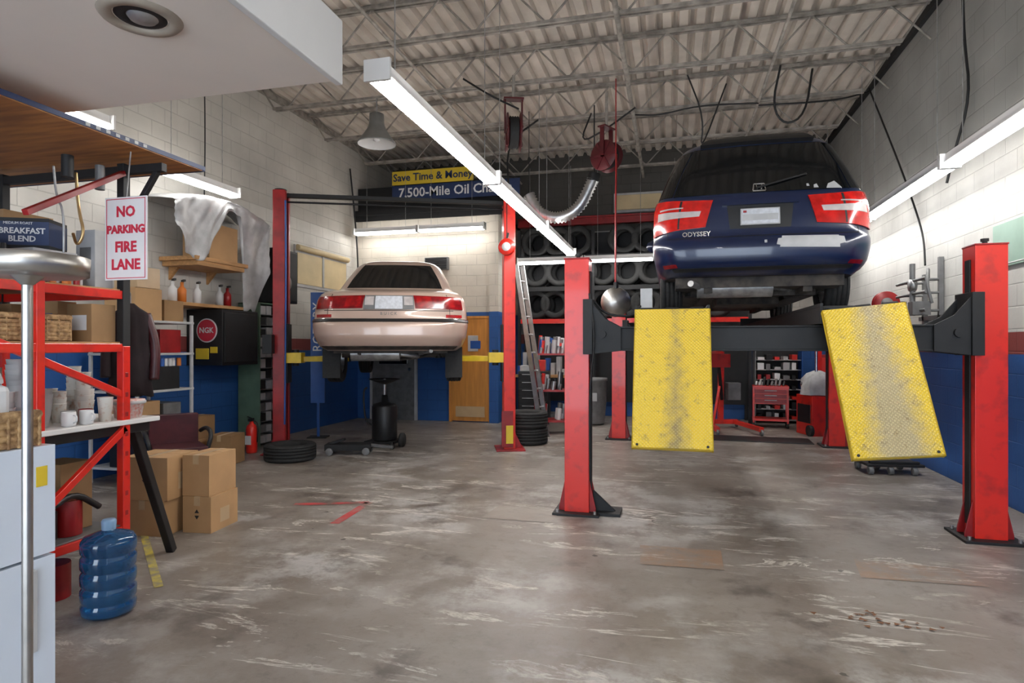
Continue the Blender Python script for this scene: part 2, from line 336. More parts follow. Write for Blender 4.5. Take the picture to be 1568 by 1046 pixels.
b=MB('window_1'); b.box(XL+.005,XL+.04,9.1,10.8,2.45,3.15,m_lgry)
b.box(XL+.04,XL+.055,9.15,10.75,2.5,3.02,m_beige)
b.cyl((XL+.07,9.12,3.1),(XL+.07,10.78,3.1),.05,m_beige); b.box(XL+.04,XL+.07,9.9,9.95,2.5,3.1,m_lgry); b.done(bevel=.004)
# ---------------------------------------------------------------- fluorescents
def strip(name,p0,p1,tm,tops=4.94,n=3):
    p0=Vector(p0);p1=Vector(p1); L=(p1-p0).length; ang=math.atan2((p1-p0).y,(p1-p0).x)-pi/2
    b=MB(name); g=.01; l=L/n
    for i in range(n):
        y0,y1=i*l+g,(i+1)*l-g
        b.box(-.042,.042,y0,y1,.03,.10,m_white); b.box(-.055,.055,y0,y1,.022,.03,m_white)
        for sx in (-1,1):
            b.cyl((sx*.05,y0+.03,-.005),(sx*.05,y1-.03,-.005),.019,tm,seg=10)
            for yy in (y0+.0,y1-.03): b.box(sx*.05-.014,sx*.05+.014,yy,yy+.03,-.022,.022,m_white)
        for yy in (y0,y1-.02): b.box(-.085,.085,yy-.001,yy+.02,-.025,.105,m_white)
        for yy in (y0+.25,y1-.25): b.cyl((0,yy,.1),(0,yy,tops-p0.z),.004,m_gal,seg=5)
    return b.done(loc=p0,rot=(0,0,ang))
strip('added_fill_strip',(-1.69,3.35,3.05),(-1.69,10.75,3.05),m_tube)
strip('added_fill_strip',(2.39,1.6,3.05),(2.39,11.0,3.05),m_tuber,n=4)
strip('added_fill_strip',(-5.95,10.9,3.62),(-3.3,10.9,3.62),m_tubeb,n=2)
strip('added_fill_strip',(-2.95,11.9,3.08),(-.3,11.9,3.08),m_tubeb,n=2)
strip('added_fill_strip',(-.2,11.9,3.08),(2.2,11.9,3.08),m_tubeb,n=2)
strip('added_fill_strip',(-5.5,5.6,3.40),(-5.5,6.95,3.40),m_tubeb,n=1)
strip('added_fill_strip',(-5.0,2.4,3.45),(-5.0,4.6,3.45),m_tubeb,n=1)
strip('added_fill_strip',(.3,-2.6,3.6),(.3,.6,3.6),m_tube,n=2)  # added fill strip, unseen behind the camera, brightens the front of the room
b=MB('high_bay_pendant'); b.lathe([(.05,.44),(.10,.42),(.11,.26),(.13,.21),(.19,.12),(.265,.02),(.27,0),(.26,0)],m_bell,seg=32); b.lathe([(.262,.001),(.185,.11),(.12,.19),(.001,.2)],m_white,seg=32)
b.cyl((0,0,.42),(0,0,.64),.012,m_gal,seg=8); b.lathe([(.001,.03),(.05,.05),(.055,.12),(.03,.2)],m_wtxt,seg=16); b.done((-4.0,7.95,4.28))
# ---------------------------------------------------------------- car body system
class Body:
    def __init__(s,ctrl,sm=.02):
        z=[c[0] for c in ctrl]; s.z=z; s.c={k:[c[i+1] for c in ctrl] for i,k in enumerate(('hw','yr','yf','rx','ry','bow'))}; s.sm=sm
        s.cz=(z[0]+z[-1])/2
    def g(s,k,z):
        return float(np.mean([np.interp(z+d*s.sm,s.z,s.c[k]) for d in (-1,-.5,0,.5,1)]))
    def P(s,t,z):
        sg=-1 if t<0 else 1; t=abs(t); hw,yr,yf,rx,ry,bow=[s.g(k,z) for k in ('hw','yr','yf','rx','ry','bow')]
        if t<=1: x=t*(hw-rx); y=yr+bow*(x/hw)**2
        elif t<=2:
            f=(t-1)*pi/2; x=hw-rx+rx*math.sin(f); y=yr+bow*((hw-rx)/hw)**2+ry*(1-math.cos(f))
        elif t<=3:
            y0=yr+bow*((hw-rx)/hw)**2+ry; y1=yf-.35; y=y0+(t-2)*(y1-y0); x=hw-.02*(t-2)**2
        elif t<=4:
            f=(t-3)*pi/2; x=(hw-.02)-.3*(1-math.cos(f)); y=yf-.35+.3*math.sin(f)
        else: x=(hw-.32)*(5-t); y=yf-.05+.05*(1-(5-t)**2)
        return Vector((sg*x,y,z))
    def N(s,t,z):
        e=.01; a=s.P(t+e,z)-s.P(t-e,z); c=s.P(t,z+e)-s.P(t,z-e); n=a.cross(c)
        if n.length<1e-9: return Vector((0,-1,0))
        n.normalize(); p=s.P(t,z)
        if n.dot(p-Vector((0,2.5,s.cz)))<0: n=-n
        return n
    def mesh(s,name,zs,paint):
        ts=[i/7 for i in range(7)]+[1+i/7 for i in range(7)]+[2+i/16 for i in range(16)]+[3+i/5 for i in range(5)]+[4+i/3 for i in range(3)]+[5]
        ring=ts+[-t for t in ts[::-1][1:-1]]; n=len(ring)
        b=MB(name); V=[tuple(s.P(t,z)) for z in zs for t in ring]
        b.mi(paint); b.mi(m_grime)
        b.add(V,[(i*n+k,i*n+(k+1)%n,(i+1)*n+(k+1)%n,(i+1)*n+k) for i in range(len(zs)-1) for k in range(n)],paint,True)
        b.F.append(list(range(n))[::-1]); b.M.append(1); b.SM.append(False)
        b.F.append(list(range((len(zs)-1)*n,len(zs)*n))); b.M.append(0); b.SM.append(True)
        return b
    def patch(s,b,q,m,off=.006,nu=8,nv=6,back=-.012):
        V=[];W=[]
        for j in range(nv+1):
            for i in range(nu+1):
                u,v=i/nu,j/nv
                t=(q[0][0]*(1-u)+q[1][0]*u)*(1-v)+(q[3][0]*(1-u)+q[2][0]*u)*v
                z=(q[0][1]*(1-u)+q[1][1]*u)*(1-v)+(q[3][1]*(1-u)+q[2][1]*u)*v
                p=s.P(t,z); nn=s.N(t,z); V.append(tuple(p+nn*off)); W.append(tuple(p+nn*back))
        n=nu+1; F=[(j*n+i,j*n+i+1,(j+1)*n+i+1,(j+1)*n+i) for j in range(nv) for i in range(nu)]
        b.add(V,F,m,True)
        edge=[i for i in range(n)]+[j*n+nu for j in range(1,nv+1)]+[nv*n+i for i in range(nu-1,-1,-1)]+[j*n for j in range(nv-1,0,-1)]
        k=len(edge); b.add([V[e] for e in edge]+[W[e] for e in edge],[(i,(i+1)%k,k+(i+1)%k,k+i) for i in range(k)],m)
def arches(o,ctrs,R,xin):
    for i,(cy,cz) in enumerate(ctrs):
        for sg in (-1,1):
            c=MB('cut'); c.mi(m_blk); c.mi(m_grime); c.cyl((sg*xin,cy,cz),(sg*1.3,cy,cz),R,m_grime,seg=32); co=c.done()
            md=o.modifiers.new('b','BOOLEAN'); md.operation='DIFFERENCE'; md.solver='EXACT'; md.object=co
            dg=bpy.context.evaluated_depsgraph_get(); dg.update(); me=D.meshes.new_from_object(o.evaluated_get(dg)); o.modifiers.clear(); o.data=me; D.objects.remove(co)
def empty(name,loc,rz=0):
    e=D.objects.new(name,None); S.collection.objects.link(e); e.location=loc; e.rotation_euler=(0,0,rz); e.empty_display_size=.2; return e
def zlist(c,step=.035):
    z=[];cz=[k[0] for k in c]
    for a,bb in zip(cz,cz[1:]):
        n=max(2,int((bb-a)/step+.5)); z+=[a+(bb-a)*i/n for i in range(n)]
    return z+[cz[-1]]
# --- minivan
C=[(.34,.86,.20,4.95,.26,.30,.04),(.39,.92,.07,5.02,.26,.30,.05),(.46,.955,.02,5.05,.25,.28,.06),(.58,.975,0,5.05,.25,.27,.06),(.66,.98,.01,5.03,.25,.26,.06),
(.70,.975,.075,5.0,.24,.26,.05),(.85,.975,.085,4.92,.24,.26,.05),(1.0,.965,.10,4.65,.24,.26,.05),(1.08,.95,.12,4.3,.24,.26,.05),(1.13,.925,.15,4.05,.23,.26,.05),
(1.35,.85,.235,3.5,.22,.28,.05),(1.60,.745,.345,2.85,.22,.30,.06),(1.68,.69,.40,2.6,.22,.30,.06),(1.73,.60,.50,2.4,.22,.28,.05),(1.755,.42,.70,2.1,.2,.25,.03)]
van=empty('minivan',(.80,6.08,1.78)); B=Body(C)
bo=B.mesh('body',zlist(C),m_van).done(parent=van); arches(bo,((.98,.36),(4.0,.36)),.41,.66)
b=MB('glazing')
B.patch(b,[(-1.22,1.115),(1.22,1.115),(1.18,1.62),(-1.18,1.62)],m_glass,.008,20,10)
B.patch(b,[(-1.05,1.64),(1.05,1.64),(1.0,1.70),(-1.0,1.70)],m_blk,.045,16,3)
for sg in (-1,1):
    B.patch(b,[(sg*1.26,1.12),(sg*1.95,1.14),(sg*1.9,1.60),(sg*1.22,1.62)],m_glass,.004,8,8)
    for a,c in ((2.0,2.22),(2.25,2.52),(2.55,2.85)): B.patch(b,[(sg*a,1.15),(sg*c,1.15),(sg*c,1.58),(sg*(a+.02),1.58)],m_glass,.004,6,6)
b.tube([(-.02,.14,1.16),(.2,.16,1.22),(.42,.20,1.28)],.009,m_blk); b.done(parent=van)
b=MB('rear_lights')
for sg in (-1,1):
    B.patch(b,[(sg*.66,.80),(sg*1.75,.74),(sg*1.8,1.09),(sg*.58,1.055)],m_lr,.014,14,8)
    B.patch(b,[(sg*.74,.905),(sg*1.55,.885),(sg*1.55,.965),(sg*.72,.955)],m_lc,.018,10,2)
    B.patch(b,[(sg*.95,.99),(sg*1.5,.98),(sg*1.5,.995),(sg*.95,1.0)],m_lc,.018,8,2)
    B.patch(b,[(sg*.99,.79),(sg*1.02,.79),(sg*1.0,1.06),(sg*.97,1.06)],m_blk,.017,2,6)
    B.patch(b,[(sg*1.15,.42),(sg*1.5,.42),(sg*1.5,.45),(sg*1.15,.45)],m_lrd,.006,6,2)
b.done(parent=van)
b=MB('tailgate_trim')
B.patch(b,[(-.36,.77),(.36,.77),(.40,.99),(-.40,.99)],m_blk,.004,8,4)
B.patch(b,[(-.46,.99),(.46,.99),(.44,1.035),(-.44,1.035)],m_van,.03,8,3)
B.patch(b,[(-.235,.80),(.235,.80),(.235,.955),(-.235,.955)],m_lgry,.014,6,3)
B.patch(b,[(-.22,.81),(.22,.81),(.22,.945),(-.22,.945)],m_plate,.017,6,3)
b.box(-.155,.155,.066,.070,.842,.900,m_lgry); b.box(-.15,-.12,.064,.066,.915,.935,m_redd)
for x0,z0,x1,z1 in ((-.055,1.13,-.045,1.20),(.055,1.13,.045,1.20),(-.045,1.20,.045,1.20),(-.055,1.13,.055,1.13),(-.026,1.188,-.02,1.142),(.026,1.188,.02,1.142),(-.02,1.165,.02,1.165)):
    f=lambda z:.155+(z-1.13)*.39-.018
    b.beam((x0,f(z0),z0),(x1,f(z1),z1),.010,.010,m_chr)
b.text('ODYSSEY',.062,m_chr,TR(-.57,.090,.735,pi/2,0,-.06),.004,.001)
B.patch(b,[(-1.28,.693),(1.28,.693),(1.28,.702),(-1.28,.702)],m_blk,.003,16,1)
for sg in (-1,1): B.patch(b,[(sg*1.27,.70),(sg*1.285,.70),(sg*1.285,.80),(sg*1.27,.80)],m_blk,.003,1,4)
for q in ([(.22,.575),(.92,.56),(.90,.67),(.25,.68)],[(.18,.60),(.32,.58),(.32,.66),(.20,.655)],[(.86,.58),(.98,.60),(.96,.655),(.86,.665)],[(.04,.62),(.07,.62),(.07,.645),(.04,.645)]):
    B.patch(b,q,m_lgry,.004,8,3)
for q in ([(.83,1.12),(1.03,1.115),(.96,1.19),(.87,1.165)],[(.68,1.13),(.74,1.13),(.73,1.17),(.69,1.16)],[(.60,1.15),(.635,1.15),(.63,1.175),(.605,1.175)]): B.patch(b,q,m_lgry,.011,4,3)
B.patch(b,[(-1.3,.385),(1.3,.385),(1.3,.41),(-1.3,.41)],m_blk,.008,18,2)
b.done(parent=van)
b=MB('underbody')
b.box(-.76,.76,.28,4.6,.24,.345,m_grime); b.cyl((-.55,.42,.26),(.15,.42,.26),.11,m_gal,seg=20); b.cyl((.15,.42,.25),(.5,.9,.25),.03,m_gal); b.cyl((-.62,.12,.27),(-.5,.42,.25),.03,m_gal)
b.cyl((-.75,.98,.30),(.75,.98,.30),.05,m_grime); b.beam((-.6,.75,.22),(.6,.75,.22),.12,.07,m_grime)
for sg in (-1,1): b.beam((sg*.35,1.0,.2),(sg*.72,.95,.26),.08,.05,m_grime); b.cyl((sg*.6,.9,.2),(sg*.6,.95,.6),.06,m_dark); b.beam((sg*.45,.3,.22),(sg*.45,4.5,.22),.08,.06,m_grime)
b.box(-.3,.35,1.3,2.1,.14,.28,m_grime); b.done(parent=van)
for i,(x,y) in enumerate(((-.80,.98),(.80,.98),(-.80,4.0),(.80,4.0))):
    b=MB('wheel_%d'%(i+1)); tire(b,(x,y,.315),'X',.34,.23,m_alu); b.done(parent=van)
for sg in (-1,1):
    b=MB('mirror'); b.lathe([(.001,-.10),(.06,-.08),(.1,0),(.06,.08),(.001,.10)],m_van,(sg*1.06,3.4,1.15),'X',12); b.beam((sg*.9,3.42,1.12),(sg*1.0,3.42,1.14),.05,.06,m_van); b.done(parent=van)
# --- sedan
C=[(.25,.80,.22,4.85,.32,.36,.05),(.30,.88,.08,4.98,.32,.36,.08),(.42,.935,.0,5.02,.32,.36,.10),(.56,.955,0,5.02,.32,.36,.10),(.60,.955,.015,5.0,.32,.36,.10),(.63,.945,.06,4.98,.31,.35,.10),
(.75,.94,.075,4.85,.31,.35,.10),(.88,.915,.105,4.2,.30,.34,.10),(.95,.885,.16,3.95,.30,.33,.10),(.995,.84,.28,3.8,.28,.32,.09),(1.035,.79,.60,3.65,.25,.30,.08),(1.055,.765,.80,3.6,.22,.3,.08),
(1.22,.70,1.02,3.25,.20,.3,.09),(1.43,.60,1.30,2.9,.20,.3,.1),(1.50,.53,1.42,2.75,.20,.3,.08),(1.535,.42,1.55,2.6,.18,.27,.05),(1.55,.28,1.80,2.4,.12,.22,.02)]
LX,LY,LR=-3.68,7.93,math.radians(20)
sed=empty('sedan',(LX+1.22*math.sin(LR),LY-1.22*math.cos(LR),1.14),LR); B=Body(C,.014)
bo=B.mesh('body',zlist(C,.03),m_sed).done(parent=sed); arches(bo,((1.0,.33),(3.9,.33)),.36,.62)
b=MB('glazing'); B.patch(b,[(-1.25,1.075),(1.25,1.075),(1.2,1.44),(-1.2,1.44)],m_glass,.006,18,10)
for sg in (-1,1):
    for a,c in ((2.05,2.45),(2.5,2.9)): B.patch(b,[(sg*a,1.08),(sg*c,1.08),(sg*c,1.41),(sg*(a+.03),1.41)],m_glass,.004,6,6)
b.done(parent=sed)
b=MB('rear_lights')
for sg in (-1,1):
    B.patch(b,[(sg*.50,.765),(sg*1.6,.755),(sg*1.6,.90),(sg*.48,.92)],m_lrd,.012,14,5)
    B.patch(b,[(sg*.54,.785),(sg*.84,.782),(sg*.82,.90),(sg*.53,.902)],m_lrm,.016,6,4)
    B.patch(b,[(sg*1.1,.78),(sg*1.35,.78),(sg*1.35,.885),(sg*1.1,.89)],m_lrm,.015,6,4)
    B.patch(b,[(sg*1.1,.655),(sg*1.55,.655),(sg*1.55,.69),(sg*1.1,.69)],m_lrm,.01,6,2)
B.patch(b,[(-.48,.75),(.48,.75),(.48,.92),(-.48,.92)],m_gry,.01,6,3)
B.patch(b,[(-.26,.755),(.26,.755),(.26,.905),(-.26,.905)],m_plate,.018,6,3)
for sg in (-1,1): B.patch(b,[(sg*.29,.80),(sg*.46,.80),(sg*.46,.90),(sg*.29,.90)],m_lc,.016,4,3)
b.done(parent=sed)
b=MB('trim'); B.patch(b,[(-2.0,.60),(2.0,.60),(2.0,.628),(-2.0,.628)],m_blk,.014,30,2); B.patch(b,[(-2.0,.628),(2.0,.628),(2.0,.634),(-2.0,.634)],m_chr,.016,30,1)
b.text('B U I C K',.05,m_gry,TR(0,.055,.70,pi/2),.004); B.patch(b,[(-1.3,.735),(1.3,.735),(1.3,.742),(-1.3,.742)],m_blk,.004,14,1)
B.patch(b,[(-1.6,.27),(1.6,.27),(1.6,.31),(-1.6,.31)],m_grime,.006,18,2)
for sg in (-1,1): B.patch(b,[(sg*1.2,.655),(sg*1.208,.655),(sg*1.208,.94),(sg*1.2,.94)],m_blk,.004,1,4)
b.done(parent=sed)
b=MB('underbody'); b.box(-.7,.7,.35,4.5,.22,.26,m_grime); b.cyl((-.5,.46,.22),(.1,.46,.22),.10,m_gal,seg=18); b.tube([(.1,.46,.21),(.35,.5,.18),(.35,1.6,.18)],.03,m_gal); b.cyl((.5,.18,.25),(.35,.5,.22),.025,m_gal)
b.cyl((-.7,1.0,.20),(.7,1.0,.20),.045,m_grime)
for sg in (-1,1): b.beam((sg*.3,1.2,.18),(sg*.7,1.0,.18),.08,.05,m_grime); b.cyl((sg*.58,1.0,.15),(sg*.55,1.0,.5),.05,m_dark)
b.tube([(-.4,.35,.22),(-.1,.7,.12),(.3,.7,.16),(.6,.4,.22)],.02,m_grime); b.done(parent=sed)
for i,(x,y) in enumerate(((-.78,1.0),(.78,1.0),(-.78,3.9),(.78,3.9))):
    b=MB('wheel_%d'%(i+1)); tire(b,(x,y,.15),'X',.32,.205,m_alu)
    if i<2: b.box(x-.11,x+.11,y-.37,y-.355,-.10,.3,m_rub)
    b.done(parent=sed)
# ---------------------------------------------------------------- four post lift
b=MB('four_post_car_lift')
PX=(-.79,2.29); PY=(5.42,9.83); HT=2.2
for x in PX:
    sg=1 if x<0 else -1
    for y in PY:
        w=.105
        b.box(x-w,x+w,y-w,y+w,.02,HT,m_red)
        b.box(x+sg*w,x+sg*(w+.012),y-.04,y+.04,.1,HT-.1,m_dark)
        b.box(x-.2,x+.2,y-.19,y+.19,0,.02,m_dark)
        b.box(x-.11,x+.11,y-.11,y+.11,HT,HT+.012,m_redd)
        b.cyl((x,y,HT),(x,y,HT+.06),.018,m_dark,seg=10); b.cyl((x,y,HT+.04),(x,y,HT+.06),.03,m_dark,seg=6)
        for s2 in (-1,1):
            for yy in (-.07,.058): b.prism([(x+s2*w,.02),(x+s2*(w+.055),.02),(x+s2*(w+.055),.05),(x+s2*w,.30)],'Y',y+yy,y+yy+.012,m_redd)
            for s3 in (-1,1): b.cyl((x+s2*.16,y+s3*.15,.02),(x+s2*.16,y+s3*.15,.045),.014,m_gal,seg=6)
b.prism([(-.66,.02),(-.46,.02),(-.66,.2)],'Y',5.40,5.43,m_dark); b.box(-.6,-.42,5.3,5.56,0,.025,m_dark)
for y in PY:
    b.box(PX[0]+.12,PX[1]-.12,y-.09,y+.09,1.42,1.60,m_dark)
    b.box(PX[0]+.12,PX[1]-.12,y-.11,y+.11,1.60,1.615,m_dark); b.box(PX[0]+.12,PX[1]-.12,y-.11,y+.11,1.41,1.425,m_dark)
    for x in PX:
        sg=1 if x<0 else -1
        for yy in (-.125,.11): b.prism([(x+sg*.12,1.38),(x+sg*.38,1.41),(x+sg*.38,1.61),(x+sg*.25,1.68),(x+sg*.12,1.84)],'Y',y+yy,y+yy+.015,m_dark)
        b.box(x+sg*.06,x+sg*.14,y-.15,y+.15,1.38,1.85,m_dark)
        b.cyl((x+sg*.22,y-.15,1.55),(x+sg*.22,y+.15,1.55),.035,m_dark)
for x0,x1 in ((-.285,.295),(1.09,1.67)):
    b.box(x0,x1,5.12,10.75,1.62,1.745,m_dark); b.box(x0+.02,x1-.02,5.13,10.7,1.745,1.75,m_gry)
    b.box(x0,x0+.02,5.12,10.75,1.745,1.775,m_dark); b.box(x1-.02,x1,5.12,10.75,1.745,1.775,m_dark); b.box(x0,x1,10.73,10.75,1.745,1.9,m_dark)
    b.cyl((x0+.02,5.09,1.735),(x1-.02,5.09,1.735),.016,m_dark)
b.box(-.26,-.16,5.5,5.6,1.78,1.95,m_lgry); b.tube([(-.66,5.42,1.85),(-.55,5.4,1.72),(-.3,5.42,1.70),(-.26,5.5,1.8)],.01,m_dark)
b.tube([(-.68,5.3,1.9),(-.62,5.25,1.5),(-.68,5.3,1.1),(-.67,5.3,.3)],.008,m_dark)
lift=b.done(bevel=.006)
def ramp(name,x0,x1,rz,mm):
    w=(x1-x0)/2; b=MB(name); L=1.13
    b.box(-w,w,-L,0,-.012,.0,mm)
    for s2 in (-1,1): b.box(s2*w-.012*(s2>0),s2*w+.012*(s2<0),-L,0,-.05,0,m_yel)
    b.box(-w,w,-L,-L+.015,-.04,0,m_yel)
    for k in range(3): b.cyl((-w+.1+k*(w-.1)-.05,0,-.02),(-w+.1+k*(w-.1)+.05,0,-.02),.02,m_dark)
    for s2 in (-1,1): b.cyl((s2*(w-.04),-L+.03,-.002),(s2*(w-.04),-L+.03,.004),.010,m_dark,seg=12)
    o=b.done(bevel=.003); o.location=((x0+x1)/2,5.07,1.745)
    M=Matrix.Rotation(rz,4,'Y')@Matrix.Rotation(math.radians(68),4,'X'); o.rotation_euler=M.to_euler(); o.parent=lift; return o
ramp('ramp_1',-.285,.295,0,m_ramp); ramp('ramp_2',1.09,1.65,math.radians(-5.5),m_ramp2)
# ---------------------------------------------------------------- two post lift
b=MB('two_post_car_lift')
for sg in (-1,1):
    x=sg*1.565; h=3.55 if sg<0 else 3.5; mm=m_redd if sg<0 else m_red
    b.box(x+sg*.05,x+sg*.07,-.13,.13,0,h,mm); b.box(x-sg*.09,x+sg*.06,-.14,-.125,0,h,mm); b.box(x-sg*.09,x+sg*.06,.125,.14,0,h,mm)
    for s2 in (-1,1): b.box(x-sg*.095,x-sg*.08,s2*.09-.04,s2*.09+.04,0,h,mm)
    b.box(x-.2,x+.2,-.24,.24,0,.02,m_redd)
    b.prism([(x+sg*.07,.02),(x+sg*.18,.02),(x+sg*.07,.25)],'Y',-.02,.02,m_redd)
    b.box(x-sg*.12,x+sg*.04,-.115,.115,.95,1.75,m_dark)
    b.box(x-sg*.30,x-sg*.06,-.12,.12,1.22,1.36,m_yel)
    b.cyl((x-sg*.2,.0,1.18),(x-sg*.2,0,1.40),.045,m_dark)
    for (ax,ay) in ((.70,.25),(.70,1.75)):
        b.beam((x-sg*.2,.05,1.27),(sg*ax,ay,1.27),.09,.07,m_yel); b.cyl((sg*ax,ay,1.23),(sg*ax,ay,1.34),.035,m_dark); b.cyl((sg*ax,ay,1.335),(sg*ax,ay,1.355),.06,m_rub)
    b.cyl((x,0,h),(x,0,h+.03),.08,m_dark)
b.beam((-1.55,0,3.50),(1.55,0,3.46),.09,.05,m_dark); b.tube([(-1.5,.03,3.42),(0,.03,3.40),(1.5,.03,3.38)],.014,m_dark)
b.tube([(-1.46,-.16,3.4),(-1.45,-.17,2.5),(-1.46,-.16,1.3),(-1.47,-.16,.4)],.012,m_bluep)
b.box(1.44,1.6,-.17,-.14,.05,.55,m_redd); b.box(1.5,1.6,-.18,-.165,.1,.35,m_ytxt)
b.box(-1.72,-1.6,-.30,-.15,1.35,1.6,m_dark)
b.done(loc=(LX,LY,0),rot=(0,0,LR),bevel=.004)
b=MB('cord_reel'); b.lathe([(.02,-.04),(.11,-.04),(.115,-.03),(.07,-.028),(.07,.028),(.115,.03),(.11,.04),(.02,.04)],m_red,axis='Y'); b.lathe([(.001,-.045),(.06,-.044),(.06,-.03)],m_wtxt,axis='Y'); b.beam((0,0,.1),(0,.06,.2),.03,.02,m_dark)
b.cyl((0,0,.1),(0,0,.7),.006,m_dark,seg=6); b.done((-2.17,8.17,2.80))
# ---------------------------------------------------------------- ceiling hung things
def reel(name,loc,R,rz,hose=None):
    b=MB(name); b.lathe([(.03,-.09),(R,-.09),(R+.01,-.08),(R*.7,-.07),(R*.7,.07),(R+.01,.08),(R,.09),(.03,.09)],m_reel,axis='X')
    b.lathe([(R*.7,-.06)]+[(R*.86 if i%2 else R*.8,-.06+i*.12/8) for i in range(9)],m_rub,axis='X')
    for s2 in (-1,1):
        b.beam((s2*.11,0,0),(s2*.11,0,R+.2),.02,.06,m_reel)
        for k in range(6): t=k*pi/3; b.beam((s2*.095,math.cos(t)*.03,math.sin(t)*.03),(s2*.095,math.cos(t)*R,math.sin(t)*R),.012,.03,m_reel)
    b.box(-.13,.13,-.06,.06,R+.18,R+.2,m_reel); b.cyl((0,0,R+.2),(0,0,4.94-loc[2]),.02,m_steelw,seg=8)
    if hose: b.tube([(0,-R*.8,0),(0,-R*.75,-.4),(0,-R*.7,hose+.6),(0,-R*.7,hose)],.012,m_redd)
    return b.done(loc,(0,0,rz))
reel('air_hose_reel',(-1.97,7.75,4.2),.24,.35); reel('air_hose_reel',(-.86,8.56,4.05),.20,1.1,-1.75)
b=MB('hanging_work_light'); b.lathe([(.001,-.07),(.08,-.06),(.15,-.03),(.19,.02),(.195,.04),(.17,.04),(.001,.05)],m_brush,axis='Y',seg=32)
b.cyl((0,.03,.16),(0,.03,2.9),.008,m_redd,seg=6); b.cyl((0,.03,.15),(0,.03,.26),.03,m_blk); b.done((-.69,8.1,2.02),(0,0,.2))
b=MB('exhaust_hose')
pts=[Vector(p) for p in ((-2.05,9,3.7),(-1.95,9,3.48),(-1.79,9,3.36),(-1.6,9,3.33),(-1.42,9,3.38),(-1.28,9,3.5),(-1.18,9,3.68),(-1.1,9,3.86))]
b.tube(pts,lambda f,i:.068+.024*(i%2),m_alu,14,3); b.cyl((-2.05,9,3.7),(-2.05,9,4.94),.006,m_dark,seg=6); b.cyl((-1.1,9,3.84),(-1.08,9,3.95),.09,m_dark); b.cyl((-1.08,9,3.95),(-1.08,9,4.94),.01,m_dark,seg=6); b.done()
b=MB('electrical_cables')
b.tube([(2.86,10.3,5.3),(2.9,9.8,4.6),(2.9,9.07,3.74),(2.9,8.5,3.0),(2.9,8.33,2.69),(2.9,8.3,2.4)],.012,m_dark)
b.tube([(2.86,7.24,5.3),(2.9,7.3,4.6),(2.9,7.15,3.95),(2.88,7.46,3.5),(2.86,7.6,3.2)],.014,m_dark)
b.tube([(2.86,10.3,5.25),(2.2,9.5,4.87),(1.2,9.4,4.87)],.012,m_dark)
b.tube([(-2.0,9.4,4.95),(-2.4,9.0,4.5),(-2.25,8.6,3.6)],.014,m_dark); b.tube([(-.5,9,4.85),(-.9,8.8,4.5),(-1.3,9.0,4.4),(-1.15,9.2,4.9)],.012,m_dark)
b.tube([(-2.6,7.6,4.9),(-2.2,7.5,4.6),(-1.9,7.75,4.5)],.012,m_dark); b.tube([(.2,8.2,4.9),(.4,8.1,4.3),(.35,8.3,3.9),(.7,8.6,4.9)],.010,m_dark)
b.tube([(1.3,8.2,4.9),(1.2,8.2,4.4),(1.35,8.2,4.15),(1.6,8.3,4.3),(1.7,8.4,4.9)],.014,m_dark)
b.tube([(-6.05,10.9,4.9),(-6.0,11,4),(-5.95,11.05,3.0),(-6.0,11.1,2.0)],.016,m_dark); b.tube([(-6.04,7.0,5.3),(-6.04,7.02,4.2),(-6.04,7.0,3.4)],.008,m_dark)
b.done()
# ---------------------------------------------------------------- cartons
def carton(name,x0,x1,y0,y1,z0,z1,rz=0,m=None,label=None):
    m=m or m_card; cx,cy=(x0+x1)/2,(y0+y1)/2; w,d,h=(x1-x0)/2,(y1-y0)/2,z1-z0
    b=MB(name); b.box(-w,w,-d,d,0,h,m); b.box(-.025,.025,-d-.001,d+.001,h-.07,h+.001,m_tape)
    b.box(-w-.0005,w+.0005,-.001,.001,h-.001,h+.0012,m_card2)
    if label:
        b.prism([(-.02,h*.55),(.02,h*.55),(0,h*.55+.03)],'Y',-d-.002,-d,m_blk); b.prism([(-.02,h*.48),(0,h*.48-.03),(.02,h*.48)],'Y',-d-.002,-d,m_blk)
        b.add([(w+.001,-.06,h*.2),(w+.001,.06,h*.2),(w+.001,.06,h*.6),(w+.001,-.06,h*.6)],[(0,1,2,3)],m_tape)
    return b.done((cx,cy,z0),(0,0,rz),bevel=.004)
carton('cardboard_box',-4.12,-3.74,3.88,4.25,0,.27,.10); carton('cardboard_box',-4.10,-3.72,3.88,4.25,.272,.60,.12,label=1)
carton('cardboard_box',-3.70,-3.46,4.05,4.40,0,.28,.10,label=1); carton('cardboard_box',-3.71,-3.48,4.06,4.40,.282,.60,.08)
carton('cardboard_box',-6.0,-5.6,6.3,6.75,0,.30,.0); carton('cardboard_box',-5.96,-5.62,6.35,6.7,.302,.58,.0,m_card2); carton('cardboard_box',-5.5,-5.2,6.4,6.75,0,.36,.2,m_card2)
b=MB('water_cooler_bottle'); pr=[(.001,.005),(.11,.005),(.128,.02),(.132,.05)]
z=.06
for i in range(4): pr+=[(.132,z),(.124,z+.012),(.124,z+.02),(.132,z+.032),(.134,z+.07)]; z+=.085
pr+=[(.132,.40),(.115,.425),(.06,.445),(.03,.455),(.028,.49),(.001,.49)]
b.lathe(pr,m_bot,seg=40); b.lathe([(.034,.455),(.036,.50),(.03,.51),(.001,.51)],m_water,seg=24); b.done((-2.96,2.72,0))
b=MB('refrigerator'); b.box(-2.85,-2.20,1.12,1.74,.04,1.10,m_fr); b.box(-2.195,-2.13,1.12,1.74,.72,1.10,m_fr); b.box(-2.195,-2.13,1.12,1.74,.05,.71,m_fr)
